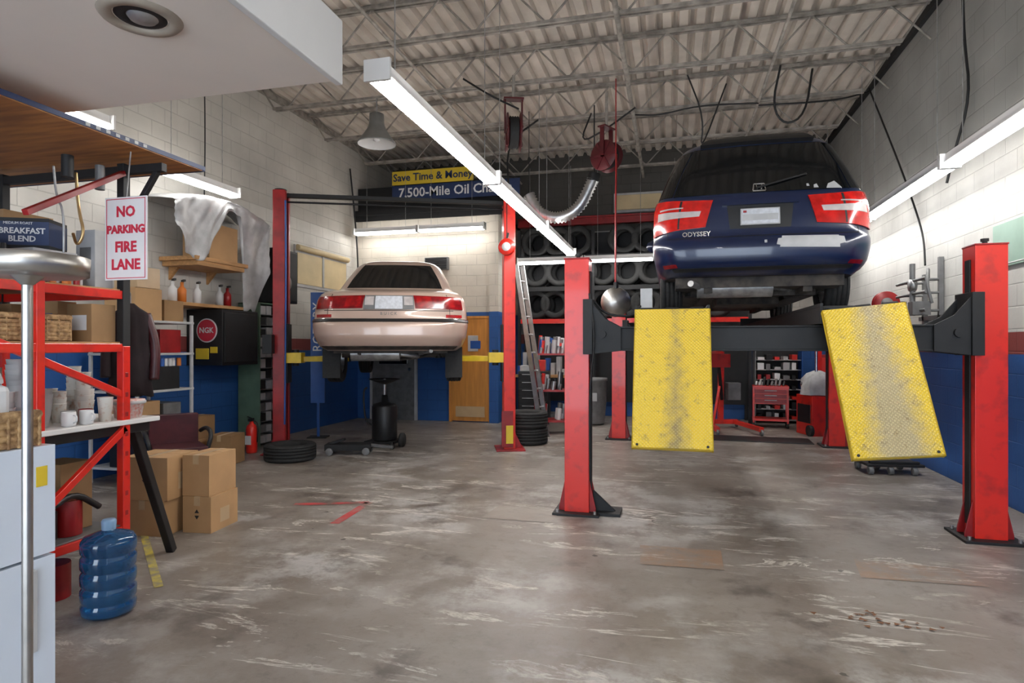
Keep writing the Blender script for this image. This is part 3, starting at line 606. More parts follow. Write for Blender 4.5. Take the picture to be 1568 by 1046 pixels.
b.box(-2.13,-2.11,1.64,1.66,.4,.68,m_lgry); b.box(-2.8,-2.2,1.15,1.7,0,.04,m_blk); b.prism([(1.67,.96),(1.71,.96),(1.71,1.03),(1.67,1.03)],'X',-2.13,-2.128,m_ytxt); b.done(bevel=.012)
b=MB('pedestal_tray'); b.cyl((0,0,.02),(0,0,1.64),.0135,m_brush); b.lathe([(.001,1.645),(.13,1.645),(.145,1.65),(.148,1.70),(.142,1.702),(.138,1.66),(.001,1.655)],m_brush,seg=40); b.lathe([(.001,0),(.2,0),(.2,.01),(.03,.03),(.001,.03)],m_brush)
b.lathe([(.014,1.62),(.03,1.635),(.04,1.645)],m_brush)
b.done((-1.74,1.34,0))
# ---------------------------------------------------------------- storage rack left
b=MB('storage_rack')
RX0,RX1,RY0,RY1=-4.2,-3.24,1.9,3.08
for x in (RX0,RX1):
    for y in (RY0,2.55,RY1):
        if x==RX1 and y==2.55: b.beam((x,y,0),(x,y,1.8),.045,.045,m_red); continue
        b.beam((x,y,0),(x,y,1.45),.05,.05,m_red); b.beam((x,y,1.45),(x,y,2.56),.05,.05,m_dark if y>3 else m_redd)
        for k in range(9): b.box(x-.026,x+.026,y-.012,y+.012,.3+k*.12,.33+k*.12,m_redd)
for z in (.33,1.44,1.76):
    for x in (RX0,RX1): b.beam((x,RY0,z),(x,RY1,z),.035,.05,m_red)
    for y in (RY0,RY1): b.beam((RX0,y,z),(RX1,y,z),.035,.05,m_red)
    b.box(RX0,RX1,RY0,RY1,z+.025,z+.035,m_gry if z<1 else m_wood)
b.beam((RX1,RY0+.1,1.62),(RX1,RY1,1.15),.03,.04,m_red); b.beam((RX1,RY0,.9),(RX1,2.55,.4),.03,.04,m_red); b.beam((RX1+.01,2.55,.55),(RX1+.01,RY1,.95),.03,.04,m_red)
b.beam((RX1+.02,RY1-.02,2.50),(RX1+.2,RY1-.75,2.1),.03,.03,m_redd)
b.beam((RX0,RY0+.2,2.52),(RX1+.3,RY0+.2,2.52),.04,.05,m_dark); b.beam((RX0,RY1,2.52),(RX1+.3,RY1,2.52),.04,.05,m_dark); b.beam((RX1+.25,RY1,2.50),(RX1,RY1,2.15),.03,.03,m_dark)
rack=b.done(bevel=.003)
b=MB('plywood_top'); b.box(-4.9,-2.93,1.7,3.38,2.58,2.61,m_ply); b.box(-2.935,-2.925,1.7,3.40,2.585,2.612,m_blued); b.box(-4.9,-2.93,3.375,3.40,2.58,2.612,m_blued)
for i in range(7): b.box(-2.926,-2.921,2.55+i*.06,2.575+i*.06,2.59,2.607,m_lgry)
b.done(parent=rack)
b=MB('counter'); b.box(-4.15,-3.2,2.1,3.32,.97,1.0,m_white); b.box(-4.1,-3.24,2.15,3.28,.91,.97,m_blk)
for y in (2.2,3.2): b.beam((-3.3,y,.95),(-3.42 if y>3 else -3.35,y+.45*(y>3),0),.05,.06,m_blk); b.beam((-4.05,y,.95),(-4.05,y,0),.05,.06,m_blk)
b.done(bevel=.006,parent=rack)
b=MB('no_parking_sign'); b.box(-.145,.145,-.003,.003,-.235,.235,m_sign)
for x0,x1,z0,z1 in ((-.135,.135,.222,.226),(-.135,.135,-.226,-.222),(-.135,-.131,-.226,.226),(.131,.135,-.226,.226)): b.box(x0,x1,-.0045,-.003,z0,z1,m_sred)
for i,t in enumerate(('NO','PARKING','FIRE','LANE')):
    b.text(t,.082 if i!=1 else .062,m_sred,FACE_Y(0,-.004,.15-.1*i),.001,.003)
b.cyl((0,.002,.235),(0,.03,.5),.004,m_gal,seg=6); b.done((-2.99,2.86,2.06),(0,0,.0),bevel=.001)
b=MB('coffee_box'); b.box(-.13,.13,-.1,.1,0,.17,m_dark); b.box(-.131,.131,-.102,.1,.02,.15,m_blued)
b.text('BREAKFAST\nBLEND',.044,m_wtxt,FACE_Y(0,-.103,.075),.001,.001); b.text('MEDIUM ROAST',.02,m_wtxt,FACE_Y(-.02,-.103,.14),.001); b.done((-3.52,2.74,1.99),(0,0,.45),bevel=.004)
def mug(mb,x,y,z,m,r=.036,h=.08):
    mb.lathe([(.001,0),(r*.9,0),(r,.01),(r,h),(r*.9,h),(r*.88,.012),(.001,.01)],m,(x,y,z),seg=16)
    mb.tube([(x+r*.95,y,z+h*.8),(x+r*1.6,y,z+h*.75),(x+r*1.6,y,z+h*.35),(x+r*.95,y,z+h*.25)],.005,m,6)
b=MB('goods')
G=[(-3.52,2.74,1.797,.34,.26,.19,m_lgry),(-3.36,2.99,1.797,.14,.12,.34,m_lgry),(-3.85,2.5,1.797,.26,.3,.25,m_card),(-3.9,2.9,1.797,.3,.3,.45,m_card2),(-3.5,2.35,1.797,.2,.2,.25,m_wtxt),(-3.45,2.12,1.797,.2,.18,.3,m_redd),
(-3.36,2.97,1.477,.18,.16,.22,m_card2),(-3.9,2.9,1.477,.35,.25,.22,m_card),(-3.85,2.5,1.477,.3,.25,.2,m_blk),(-3.62,2.95,1.477,.2,.12,.24,m_card),
(-3.95,2.85,.367,.3,.35,.42,m_card),(-3.50,2.90,.367,.22,.2,.40,m_card2),(-3.5,2.3,.367,.3,.35,.35,m_blk),(-3.9,2.3,.367,.3,.35,.3,m_redd)]
for (x,y,z,w,d,h,m) in G:
    b.box(x-w/2,x+w/2,y-d/2,y+d/2,z,z+h,m)
    b.box(x-w*.3,x+w*.3,y-d/2-.001,y-d/2,z+h*.3,z+h*.7,random.choice((m_wtxt,m_tape,m_gry,m_bluep)))
for i in range(8):
    x,y=-3.3,2.0+i*.06; b.lathe([(.001,0),(.025,0),(.027,.12),(.015,.15),(.013,.18),(.001,.18)],(m_blk,m_wtxt,m_oran,m_bluep,m_blk,m_redd,m_lgry,m_blk)[i],(x,y,1.797),seg=12)
for i in range(9): b.cyl((-3.30+.02*(i%2),2.56+i*.035,1.797),(-3.30+.02*(i%2),2.56+i*.035,1.797+.06+.05*random.random()),.016,random.choice((m_blk,m_wtxt,m_oran,m_lgry,m_redd)),seg=10)
b.tube([(-3.22,2.75,2.42),(-3.2,2.75,2.2),(-3.16,2.75,2.08),(-3.2,2.74,2.0),(-3.24,2.75,2.08)],.008,m_brass); b.tube([(-3.22,2.62,2.42),(-3.2,2.62,2.25),(-3.15,2.62,2.18),(-3.15,2.62,1.95)],.006,m_gal)
b.cyl((-3.22,2.7,2.38),(-3.22,2.7,2.5),.03,m_dark); b.cyl((-3.22,2.9,2.36),(-3.22,2.9,2.5),.025,m_gry)
b.lathe([(.001,0),(.11,0),(.12,.02),(.12,.16),(.05,.2),(.05,.26),(.001,.26)],m_blk,(-3.38,2.62,.367),seg=18); b.lathe([(.001,0),(.07,0),(.07,.2),(.001,.2)],m_redd,(-3.36,2.82,.367),seg=16); b.tube([(-3.3,2.5,.7),(-3.25,2.6,.55),(-3.3,2.8,.62),(-3.28,2.95,.5)],.018,m_blk)
b.box(-3.6,-3.3,2.2,2.6,0.002,.28,m_blk); b.cyl((-3.45,2.8,.002),(-3.45,2.8,.2),.09,m_redd); b.box(-4.0,-3.7,2.6,3.0,.002,.3,m_card)
b.done(bevel=.004,parent=rack)
def basket(name,loc,w,d,h,rz=0):
    b=MB(name)
    for k in range(int(h/.022)):
        z=.0125+k*.022; o=.004*(k%2)
        b.tube([(-w+o,-d,z),(w,-d,z),(w,d,z),(-w,d,z),(-w+o,-d+.01,z)],.0125,m_wick,6,0)
    b.box(-w,w,-d,d,0,.01,m_wick)
    for x in np.linspace(-w,w,9): b.cyl((x,-d-.006,0),(x,-d-.006,h),.006,m_wick,seg=6); b.cyl((x,d+.006,0),(x,d+.006,h),.006,m_wick,seg=6)
    for y in np.linspace(-d,d,9): b.cyl((w+.006,y,0),(w+.006,y,h),.006,m_wick,seg=6)
    b.tube([(-w,-d,h),(w,-d,h),(w,d,h),(-w,d,h),(-w,-d+.01,h)],.016,m_wick,8,0)
    return b.done(loc,(0,0,rz))
basket('wicker_basket',(-3.42,2.5,1.48),.28,.12,.13,pi/2); basket('wicker_basket',(-2.27,1.56,1.102),.11,.14,.11,0)
b=MB('napkin_pack'); b.box(-.06,.06,-.09,.09,0,.20,m_wtxt); b.prism([(-.06,.20),(.06,.20),(.02,.27),(-.02,.27)],'Y',-.08,.08,m_film); b.done((-2.27,1.56,1.115),bevel=.02)
def cup(mb,x,y,z,r=.04,h=.11): mb.lathe([(.001,0),(r*.75,0),(r,h),(r*1.05,h+.004),(r*.95,h),(r*.7,.01),(.001,.01)],m_paper,(x,y,z),seg=18)
b=MB('paper_cups')
for i in range(26):
    x=-3.46-random.random()*.45; y=2.5+random.random()*.58; n=random.randint(1,7)
    for k in range(n): cup(b,x,y,1.001+k*.035)
cup(b,-3.28,2.99,1.001,.042,.14); b.done()
b=MB('foam_cup_stack')
for j in range(6):
    for k in range(11-j%3*3):
        b.lathe([(.001,0),(.03,0),(.042,.1),(.045,.1),(.001,.09)],m_wtxt,(-3.33-.03*(j%2)+.006*math.sin(k+j),2.30+j*.075,1.001+k*.028),seg=14)
b.done()
b=MB('coffee_mugs')
for i,m in enumerate((m_wtxt,m_lgry,m_wtxt,m_redd)): mug(b,-3.26-.07*(i%2),2.74+.055*i,1.001,m)
b.done(parent=rack)
b=MB('candy_tub'); b.lathe([(.001,0),(.075,0),(.09,.10),(.094,.10),(.094,.112),(.001,.112)],m_candy,seg=28); b.lathe([(.095,.085),(.1,.09),(.1,.1),(.095,.105)],m_lgry,seg=28); b.done((-3.33,3.20,1.001))
b=MB('hanging_jacket'); V=[]
prof=[(0.0,.02,.02),(-.03,.05,.035),(-.08,.12,.05),(-.25,.11,.055),(-.50,.115,.05),(-.62,.13,.05)]
N=30
for z,a,c in prof:
    for k in range(N): t=2*pi*k/N; r=1+.10*math.sin(7*t+z*5); V.append((a*r*math.cos(t),c*r*math.sin(t),z+.02*math.sin(4*t)*(z<-.6)))
b.add(V,[(i*N+k,i*N+(k+1)%N,(i+1)*N+(k+1)%N,(i+1)*N+k) for i in range(len(prof)-1) for k in range(N)]+[list(range(N)),list(range((len(prof)-1)*N,len(prof)*N))],m_jack,True)
b.tube([(.09,0,-.07),(.15,0,-.28),(.14,-.02,-.52)],.032,m_mar); b.tube([(-.09,0,-.07),(-.14,0,-.28),(-.14,-.02,-.5)],.032,m_jack); b.tube([(0,0,0),(0,0,.05),(0,-.03,.07)],.004,m_gal)
b.done((-3.56,3.44,1.74),(0,0,.7))
# ---------------------------------------------------------------- left wall stuff
b=MB('bracket_shelf'); b.box(XL+.005,-5.55,6.3,7.25,2.50,2.55,m_wood); b.box(XL+.005,-5.57,6.35,7.2,2.44,2.5,m_wood)
for y in (6.45,7.1): b.prism([(XL+.005,2.44),(-5.95,2.44),(XL+.005,2.28)],'Y',y,y+.04,m_wood)
b.done(bevel=.003)
b=MB('bracket_shelf'); b.box(XL+.005,-5.65,6.0,7.4,1.94,1.98,m_wood); b.box(XL+.005,-5.9,6.05,6.1,1.8,1.94,m_wood); b.box(XL+.005,-5.9,7.46,7.49,1.8,1.94,m_wood); b.done(bevel=.003)
b=MB('cleaning_bottles')
for i,y in enumerate((6.2,6.35,6.6,7.0,7.15)):
    b.lathe([(.001,0),(.05,0),(.05,.16),(.02,.2),(.02,.25),(.001,.25)],(m_wtxt,m_oran,m_wtxt,m_lgry,m_redd)[i],(-5.8,y,1.982),seg=14)
    b.beam((-5.8,y,2.245),(-5.74,y-.02,2.25),.025,.025,m_blk)
b.done()
carton('cardboard_box',-6.0,-5.60,6.58,7.10,2.552,3.0,.0)
b=MB('plastic_sheet'); V=[]; nu,nv=48,30
for j in range(nv+1):
    for i in range(nu+1):
        u,v=i/nu,j/nv; y=5.95+1.75*u
        top=3.20+.17*math.sin(pi*u)**.7
        drop=float(np.interp(u,[0,.10,.22,.34,.42,.50,.62,.68,.74,.90,1],[.30,.60,.80,.72,.40,.16,.12,.55,1.35,1.30,.7]))
        if v<.35: f=v/.35; x=XL+.03+.54*f; z=top-.05*f*f
        else:
            f=(v-.35)/.65; x=XL+.58+.03*math.sin(u*26)*f-.14*f*max(0,drop-.4)-.02*math.sin(f*pi); z=top-.05-drop*f+.03*math.sin(u*40)*f
        x+=.008*math.sin(u*31+v*13)+.012*math.sin(u*17-v*9)+.006*math.sin(u*70+v*40); V.append((max(x,XL+.015),y+.03*math.sin(v*9+u*7)*v,z))
b.add(V,[(j*(nu+1)+i,j*(nu+1)+i+1,(j+1)*(nu+1)+i+1,(j+1)*(nu+1)+i) for j in range(nv) for i in range(nu)],m_film,True); o=b.done(recalc=False); sm=o.modifiers.new('s','SOLIDIFY'); sm.thickness=.004
b=MB('speaker_cabinet'); b.box(XL+.01,-5.62,7.95,8.5,2.10,2.9,m_blk); b.box(-5.62,-5.6,7.98,8.47,2.13,2.87,m_dark); b.lathe([(.001,.02),(.12,.0),(.14,-.012),(.17,0)],m_gry,(-5.6,8.2,2.4),'X'); b.done(bevel=.008)
b=MB('ignition_parts_cabinet'); b.box(XL+.005,-5.55,6.75,7.45,1.2,1.92,m_blk); b.box(-5.55,-5.535,6.78,7.42,1.24,1.88,m_dark); b.cyl((-5.78,6.75,1.65),(-5.78,6.742,1.65),.155,m_wtxt,seg=32); b.cyl((-5.78,6.745,1.65),(-5.78,6.738,1.65),.14,m_sred,seg=32)
b.text('NGK',.1,m_wtxt,FACE_Y(-5.78,6.735,1.65),.001,.002); b.box(-5.95,-5.75,6.742,6.75,1.28,1.42,m_ytxt); b.box(-5.73,-5.62,6.742,6.75,1.36,1.44,m_ytxt); b.done(bevel=.006)
b=MB('key_board'); b.box(XL+.005,XL+.05,7.5,7.68,1.2,1.78,m_blk)
for i in range(5):
    for j in range(3): b.box(XL+.05,XL+.07,7.52+j*.05,7.55+j*.05,1.24+i*.10,1.31+i*.10,m_lgry)
b.done()
b=MB('parts_bin_cabinet'); b.box(-6.08,-5.72,7.72,7.74,0,2.08,m_grn); b.box(-6.08,-5.72,8.43,8.45,0,2.08,m_grn); b.box(-6.08,-6.06,7.74,8.43,0,2.08,m_gry)
b.box(-6.08,-5.72,7.72,8.45,2.06,2.08,m_grn)
for k in range(13):
    z=.05+k*.155; b.box(-6.06,-5.72,7.74,8.43,z-.01,z,m_gry)
    for j in range(5): b.box(-6.0,-5.73,7.76+j*.133,7.87+j*.133,z,z+.09+.04*random.random(),random.choice((m_lgry,m_gry,m_dark,m_lgry)))
b.done(bevel=.002)
b=MB('fire_extinguisher'); b.lathe([(.001,0),(.065,0),(.075,.02),(.075,.32),(.06,.37),(.03,.40),(.025,.43),(.001,.43)],m_red,seg=24); b.box(-.02,.02,-.05,.03,.43,.47,m_dark); b.beam((0,-.08,.50),(0,.02,.46),.02,.01,m_dark); b.tube([(.02,0,.44),(.09,0,.42),(.1,0,.3),(.09,0,.15)],.009,m_blk); b.box(-.045,.045,-.078,-.07,.12,.24,m_wtxt); b.done((-5.52,7.28,0))
b=MB('vertical_lift_sign'); b.box(-.11,.11,-.012,.012,.55,2.3,m_bluep); b.beam((0,.03,0),(0,.03,2.3),.04,.03,m_bluep); b.box(-.15,.15,-.1,.15,0,.015,m_dark)
b.text('ROTARY',.2,m_wtxt,TR(0,-.014,1.75,pi/2)@Matrix.Rotation(pi/2,4,'Z'),.001); b.done((-5.42,8.75,0),(0,0,.3))
b=MB('utility_shelving')
for x in (-5.95,-5.35):
    for y in (5.25,6.0): b.beam((x,y,0),(x,y,1.80),.03,.03,m_lgry)
for z in (.15,.55,.95,1.35,1.7): b.box(-5.97,-5.33,5.23,6.02,z,z+.025,m_lgry)
for (x,y,z,w,d,h,m) in ((-5.6,5.45,1.725,.4,.35,.34,m_card),(-5.65,5.85,1.725,.4,.28,.24,m_card2),(-5.65,5.8,1.375,.4,.3,.26,m_redd),(-5.6,5.45,1.375,.35,.3,.22,m_blk),(-5.6,5.6,.975,.45,.5,.25,m_dark),(-5.6,5.45,.575,.35,.35,.28,m_card),(-5.6,5.8,.575,.35,.25,.24,m_gry),(-5.6,5.8,.175,.4,.3,.3,m_card2),(-5.55,5.42,.175,.35,.3,.25,m_blk),(-5.55,5.45,2.067,.3,.3,.22,m_tape)): b.box(x-w/2,x+w/2,y-d/2,y+d/2,z+.001,z+h,m)
for i in range(10): x=-5.5+random.random()*.12; y=5.3+i*.07; b.cyl((x,y,.976+.25),(x,y,.976+.25+.09),.025,random.choice((m_blk,m_wtxt,m_oran,m_bluep)),seg=10)
b.done(bevel=.004)
b=MB('office_chair'); b.box(-.24,.24,-.24,.24,.34,.44,m_mar); b.box(-.23,.23,.2,.30,.42,.74,m_mar)
for s2 in (-1,1): b.tube([(s2*.25,-.15,.40),(s2*.29,-.16,.56),(s2*.29,.1,.60),(s2*.25,.22,.55)],.022,m_blk)
b.cyl((0,0,.1),(0,0,.34),.03,m_blk)
for k in range(5): t=k*2*pi/5; b.beam((0,0,.1),(.26*math.cos(t),.26*math.sin(t),.07),.04,.03,m_blk); b.lathe([(.001,-.015),(.028,-.015),(.028,.015),(.001,.015)],m_rub,(.26*math.cos(t),.26*math.sin(t),.028),'X',12)
b.done((-4.85,5.25,0),(0,0,.9),bevel=.04,seg=4)
# ---------------------------------------------------------------- floor objects
b=MB('car_tire'); tire(b,(0,0,.105),'Z',.32,.21,None); b.done((-4.72,6.98,0))
b=MB('tire_stack')
for i in range(2): tire(b,(0,0,.12+i*.24),'Z',.32,.235,None)
b.done((-2.10,9.05,0))
b=MB('oil_drain_tank'); b.lathe([(.001,.1),(.17,.1),(.18,.12),(.18,.58),(.16,.62),(.05,.65),(.04,.75),(.001,.75)],m_blk,seg=28); b.box(-.22,.22,-.2,.2,.07,.1,m_dark); b.cyl((0,0,.7),(0,0,.98),.02,m_gal); b.lathe([(.001,.90),(.04,.90),(.22,.97),(.225,.98),(.03,.92)],m_blk,seg=24)
b.tube([(-.18,0,.3),(-.3,-.02,.35),(-.33,-.02,.8),(-.28,0,.85)],.014,m_dark)
for x,y in ((-.2,-.18),(.2,-.18),(-.2,.18),(.2,.18)): b.lathe([(.001,-.02),(.05,-.02),(.05,.02),(.001,.02)],m_rub,(x,y,.05),'X',14)
b.lathe([(.001,-.02),(.1,-.02),(.1,.02),(.001,.02)],m_rub,(.25,.05,.1),'X',18); b.done((-4.0,8.2,0))
b=MB('floor_jack'); b.box(-.35,.25,-.12,.12,.06,.14,m_dark); b.beam((.2,0,.12),(.55,-.1,.1),.04,.04,m_gry); b.beam((-.3,0,.14),(-.1,0,.2),.08,.03,m_dark)
for x in (-.28,.2):
    for y in (-.14,.14): b.lathe([(.001,-.02),(.05,-.02),(.05,.02),(.001,.02)],m_gry,(x,y,.05),'Y',12)
b.done((-4.15,7.55,0),(0,0,.3),bevel=.004)
b=MB('rolling_tool_chest'); b.box(-.27,.27,-.22,.22,.1,1.0,m_blk)
for i in range(6): b.box(-.255,.255,-.235,-.22,.14+i*.14,.265+i*.14,m_dark); b.box(-.2,.2,-.25,-.24,.235+i*.14,.25+i*.14,m_gal)
for x in (-.22,.22):
    for y in (-.18,.18): b.lathe([(.001,-.02),(.05,-.02),(.05,.02),(.001,.02)],m_rub,(x,y,.05),'X',12)
b.box(-.25,-.05,-.15,.1,1.0,1.1,m_lgry); b.box(.05,.2,-.1,.1,1.0,1.2,m_red); b.done((-2.40,11.0,0),(0,0,.1),bevel=.005)
b=MB('parts_cart')
for x in (-.25,.25):
    for y in (-.2,.2): b.beam((x,y,0.02),(x,y,1.35),.03,.03,m_redd)
for z in (.2,.7,1.3): b.box(-.27,.27,-.22,.22,z,z+.03,m_redd)
for i in range(50):
    x=-.2+random.random()*.4; y=-.15+random.random()*.3; z=random.choice((.23,.73,1.33,1.33)); h=.08+random.random()*.22; b.cyl((x,y,z),(x+.02,y,z+h),.02+.025*random.random(),random.choice((m_red,m_wtxt,m_lgry,m_bluep,m_gry,m_gal,m_blk)),seg=12)
b.done((-1.95,10.2,0),(0,0,.15))
b=MB('extension_ladder')
for x in (-.11,.11): b.beam((x,0,0),(x,.45,2.75),.03,.07,m_alu)
for k in range(9): f=(k+.7)/9.6; b.cyl((-.11,.45*f,2.75*f),(.11,.45*f,2.75*f),.015,m_alu,seg=8)
b.done((-1.93,9.60,0),(0,0,1.35))
b=MB('trash_barrel'); b.lathe([(.001,.02),(.2,.02),(.21,.05),(.24,.4),(.245,.42),(.245,.8),(.26,.81),(.26,.86),(.24,.86),(.2,.1),(.001,.1)],m_gry,seg=30); b.box(-.1,.1,-.26,-.24,.45,.6,m_lgry); b.done((-1.4,11.5,0))
b=MB('tire_storage_rack')
for x in (-3.0,-1.5,0,1.42):
    for y in (12.3,12.9): b.beam((x,y,0),(x,y,3.8),.06,.06,m_dark)
for z in (1.95,2.60,3.22):
    for y in (12.3,12.9): b.beam((-3.0,y,z),(1.42,y,z),.05,.09,m_red if z<2 else m_dark)
    x=-2.68
    while x<1.2:
        if random.random()<.93:
            tire(b,(x,12.42,z+.05+.30),'Y',.30,.2,None); tire(b,(x+.05,12.68,z+.05+.30),'Y',.30,.2,None)
        x+=random.choice((.40,.46,.5))
b.box(-2.95,1.4,12.86,12.88,.3,3.8,m_dark)
b.done()
b=MB('workbench'); b.box(-2.95,-1.9,11.55,12.2,.85,.9,m_wood); b.box(-2.95,-1.9,11.6,12.15,.1,.15,m_gry)
for x in (-2.92,-1.93): b.beam((x,11.6,0),(x,11.6,.85),.06,.06,m_dark); b.beam((x,12.1,0),(x,12.1,.85),.06,.06,m_dark)
for i in range(9): x=-2.9+i*.11; b.box(x,x+.08,11.7,11.9,.9,1.0+.35*random.random(),random.choice((m_red,m_gry,m_bluep,m_lgry,m_blk)))
b.done(bevel=.004)
b=MB('engine_hoist')
b.beam((-.35,-.6,.1),(-.25,.5,.1),.07,.07,m_red); b.beam((.35,-.6,.1),(.25,.5,.1),.07,.07,m_red); b.beam((-.3,.5,.1),(.3,.5,.1),.08,.08,m_red); b.beam((0,.5,.1),(0,.45,1.35),.09,.09,m_red); b.beam((0,.5,1.33),(-.45,-.4,1.30),.07,.09,m_red); b.beam((0,.4,.5),(-.15,.1,1.25),.05,.05,m_dark)
b.beam((-.35,-.3,.1),(0,.45,.9),.04,.04,m_red)
for x,y in ((-.35,-.6),(.35,-.6),(-.3,.55),(.3,.55)): b.lathe([(.001,-.02),(.05,-.02),(.05,.02),(.001,.02)],m_gry,(x,y,.05),'X',12)
b.box(-.5,-.1,-.45,-.3,1.1,1.32,m_red); b.box(.08,.3,.3,.5,.5,.8,m_gry); b.done((.95,11.2,0),(0,0,.2),bevel=.004)
b=MB('parts_drawer_rack'); b.box(-.42,.42,.0,.4,.05,.08,m_gry); b.box(-.42,-.40,0,.4,0,1.38,m_gry); b.box(.40,.42,0,.4,0,1.38,m_bluep); b.box(-.42,.42,.38,.4,0,1.38,m_dark)
for k in range(7):
    z=.08+k*.185; b.box(-.39,.39,0.02,.38,z-.01,z,m_wtxt)
    for j in range(5): b.box(-.37+j*.15,-.37+j*.15+.06+.06*random.random(),.0,.3,z,z+.05+.09*random.random(),random.choice((m_wtxt,m_lgry,m_redd,m_gry,m_dark,m_red)))
b.done((1.95,12.5,0),bevel=.003)
b=MB('tool_cart'); b.box(-.3,.3,-.2,.2,.12,.16,m_red); b.box(-.3,.3,-.2,.2,.70,.74,m_red); b.box(-.28,.28,-.19,.19,.42,.70,m_red)
for i in range(3): b.box(-.26,.26,-.205,-.19,.44+i*.085,.51+i*.085,m_redd); b.box(-.1,.1,-.215,-.205,.485+i*.085,.495+i*.085,m_gal)
for x in (-.28,.28):
    for y in (-.18,.18): b.beam((x,y,.08),(x,y,.72),.03,.03,m_red); b.lathe([(.001,-.02),(.045,-.02),(.045,.02),(.001,.02)],m_rub,(x,y,.045),'X',14)
for i in range(8): x=-.24+i*.065; b.cyl((x,-.05,.74),(x+.02,0,.80+.1*random.random()),.022,random.choice((m_gry,m_gal,m_blk,m_wtxt)),seg=10)
b.done((1.72,11.95,0),(0,0,-.1),bevel=.003)
b=MB('tire_changer_machine'); b.box(-.2,.2,-.25,.25,0,.65,m_red); b.cyl((0,-.05,.65),(0,-.05,.8),.05,m_gal); b.lathe([(.001,.8),(.22,.8),(.24,.83),(.22,.86),(.001,.86)],m_gry); b.beam((.15,.2,.6),(.15,.2,1.5),.08,.08,m_red); b.beam((.15,.25,1.48),(-.05,-.1,1.48),.05,.05,m_gry); b.cyl((-.05,-.1,1.0),(-.05,-.1,1.5),.02,m_chr)
V=[];N=18
for i,(z,r) in enumerate(((1.05,.05),(1.0,.16),(.9,.24),(.78,.27),(.66,.26))):
    for k in range(N): t=2*pi*k/N; rr=r*(1+.18*math.sin(3*t+i)+.1*math.sin(7*t)); V.append((rr*math.cos(t),rr*math.sin(t)-.05,z))
b.add(V,[(i*N+k,i*N+(k+1)%N,(i+1)*N+(k+1)%N,(i+1)*N+k) for i in range(4) for k in range(N)]+[list(range(N))],m_cloth,True)
b.lathe([(.001,-.03),(.09,-.03),(.09,.03),(.001,.03)],m_blk,(-.22,-.22,.09),'X',18); b.box(-.21,-.2,-.2,.2,.2,.5,m_blk)
b.done((2.3,11.1,0),(0,0,.3),bevel=.01)
b=MB('floor_mat'); b.box(-.85,.85,-.28,.28,0,.012,m_blk); b.done((1.2,10.25,0),(0,0,-.05),bevel=.004)
b=MB('mechanics_creeper'); b.box(-.3,.3,-.2,.2,.09,.12,m_blk); b.box(-.26,.26,-.17,-.12,.12,.15,m_dark)
for x in (-.26,-.05,.2):
    for y in (-.18,.18): b.lathe([(.001,-.025),(.045,-.025),(.045,.025),(.001,.025)],m_gry,(x,y,.045),'X',14)
b.done((2.42,8.0,0),(0,0,.1),bevel=.006)
b=MB('oil_filter_carton'); b.box(-.17,.17,-.1,.1,0,.26,m_wtxt); b.box(-.15,.15,-.102,-.1,.05,.2,m_redd); b.text('FILTER',.07,m_wtxt,FACE_Y(0,-.104,.12),.001); b.done((.25,10.75,0),bevel=.004)
b=MB('tubing_bender')
b.box(2.9,2.945,7.75,8.5,1.75,1.8,m_gry); b.box(2.9,2.945,7.9,7.95,1.7,2.45,m_gry); b.box(2.9,2.945,8.35,8.4,1.7,2.3,m_gry)
for z in (1.85,2.05,2.2): b.cyl((2.7,7.7,z),(2.7,8.6,z),.018,m_gry); b.cyl((2.7,7.92,z),(2.92,7.92,z),.015,m_gry); b.cyl((2.7,8.38,z),(2.92,8.38,z),.015,m_gal)
b.tube([(2.72,7.7,2.2),(2.65,7.5,2.3),(2.6,7.4,2.1),(2.65,7.4,1.9)],.016,m_gry); b.cyl((2.7,8.1,1.8),(2.7,8.1,2.4),.03,m_gry); b.lathe([(.001,-.03),(.07,-.03),(.07,.03),(.001,.03)],m_gal,(2.7,8.1,2.15),'X',20); b.box(2.62,2.8,7.85,8.0,1.8,1.95,m_gry); b.done()
b=MB('hose_reel'); b.lathe([(.03,-.05),(.15,-.05),(.155,-.04),(.09,-.03),(.09,.03),(.155,.04),(.15,.05),(.03,.05)],m_redd,axis='Y'); b.lathe([(.001,-.06),(.07,-.06),(.07,0)],m_gry,axis='Y'); b.box(-.03,.03,.05,.12,-.03,.03,m_dark); b.beam((0,.09,0),(.24,.09,0),.05,.05,m_dark); b.done((2.68,8.95,2.0))
b=MB('green_sign'); b.box(2.925,2.946,4.9,6.77,2.17,2.57,m_pgrn); b.box(2.92,2.926,4.95,6.72,2.19,2.2,m_wtxt); b.done(bevel=.003)
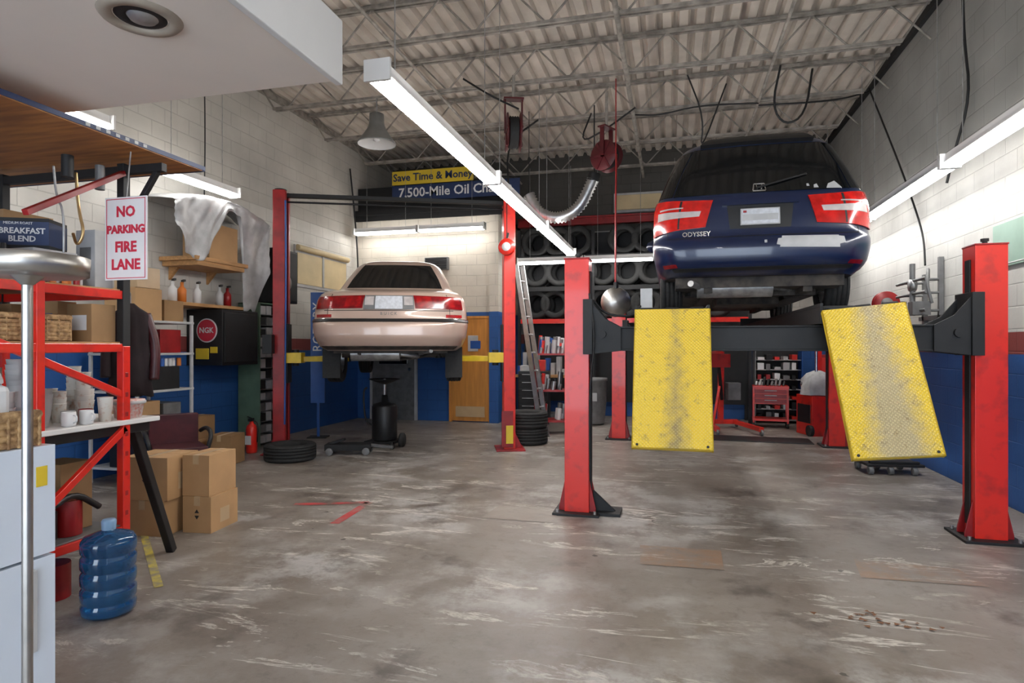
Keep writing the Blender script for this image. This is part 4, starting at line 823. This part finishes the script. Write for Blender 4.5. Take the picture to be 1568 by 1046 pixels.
b=MB('metal_locker'); b.box(-.2,.2,-.15,.15,0,1.3,m_redd); b.box(-.18,.18,-.16,-.15,.05,1.25,m_red); b.done((2.68,11.9,0),bevel=.004)
# ---------------------------------------------------------------- floor marks
def poly(name,pts,m,z=.003):
    b=MB(name); n=len(pts); b.add([(x,y,z) for x,y in pts],[list(range(n))],m); b.done(recalc=False)
def line(name,segs,w,m):
    b=MB(name)
    for (a,c) in segs:
        a=Vector((*a,0));c=Vector((*c,0)); d=(c-a).normalized(); q=Vector((-d.y,d.x,0))*w/2
        b.add([tuple(p+Vector((0,0,.003))) for p in (a-q,c-q,c+q,a+q)],[(0,1,2,3)],m)
    b.done(recalc=False)
line('floor_tape_line',[((-3.91,3.9),(-2.98,3.08))],.05,m_tape_y)
line('floor_paint_mark',[((-3.34,5.0),(-2.71,5.23)),((-2.71,5.23),(-2.66,4.54))],.08,m_mred)
poly('floor_patch',[(-.2,4.2),(.33,4.22),(.34,4.62),(-.22,4.6)],m_rust); poly('floor_patch',[(1.15,4.3),(1.85,4.32),(1.8,4.62),(1.2,4.66)],m_rust)
poly('floor_plate',[(-1.55,5.0),(-.95,5.0),(-.95,5.5),(-1.5,5.55)],m_conc)
b=MB('dry_leaves')
for i in range(26):
    x=1.05+random.gauss(0,.13); y=3.65+random.gauss(0,.06); t=random.random()*6; r=.012+.012*random.random()
    b.add([(x+r*math.cos(t+k*2.1),y+r*math.sin(t+k*2.1),.004+.006*random.random()) for k in range(3)],[(0,1,2)],m_leaf)
b.done(recalc=False)
# ---------------------------------------------------------------- world, camera
w=D.worlds.new('w'); S.world=w; w.use_nodes=True; w.node_tree.nodes['Background'].inputs[0].default_value=(.76,.87,1,1); w.node_tree.nodes['Background'].inputs[1].default_value=5.5
cd=D.cameras.new('camera'); co=D.objects.new('camera',cd); S.collection.objects.link(co); co.location=(0,0,1.45); co.rotation_euler=(pi/2,0,math.radians(14.4))
cd.lens=950/1568*36; cd.sensor_width=36; cd.shift_y=7/1568; cd.clip_start=.05; S.camera=co
S.view_settings.view_transform='Standard'; S.view_settings.exposure=.25
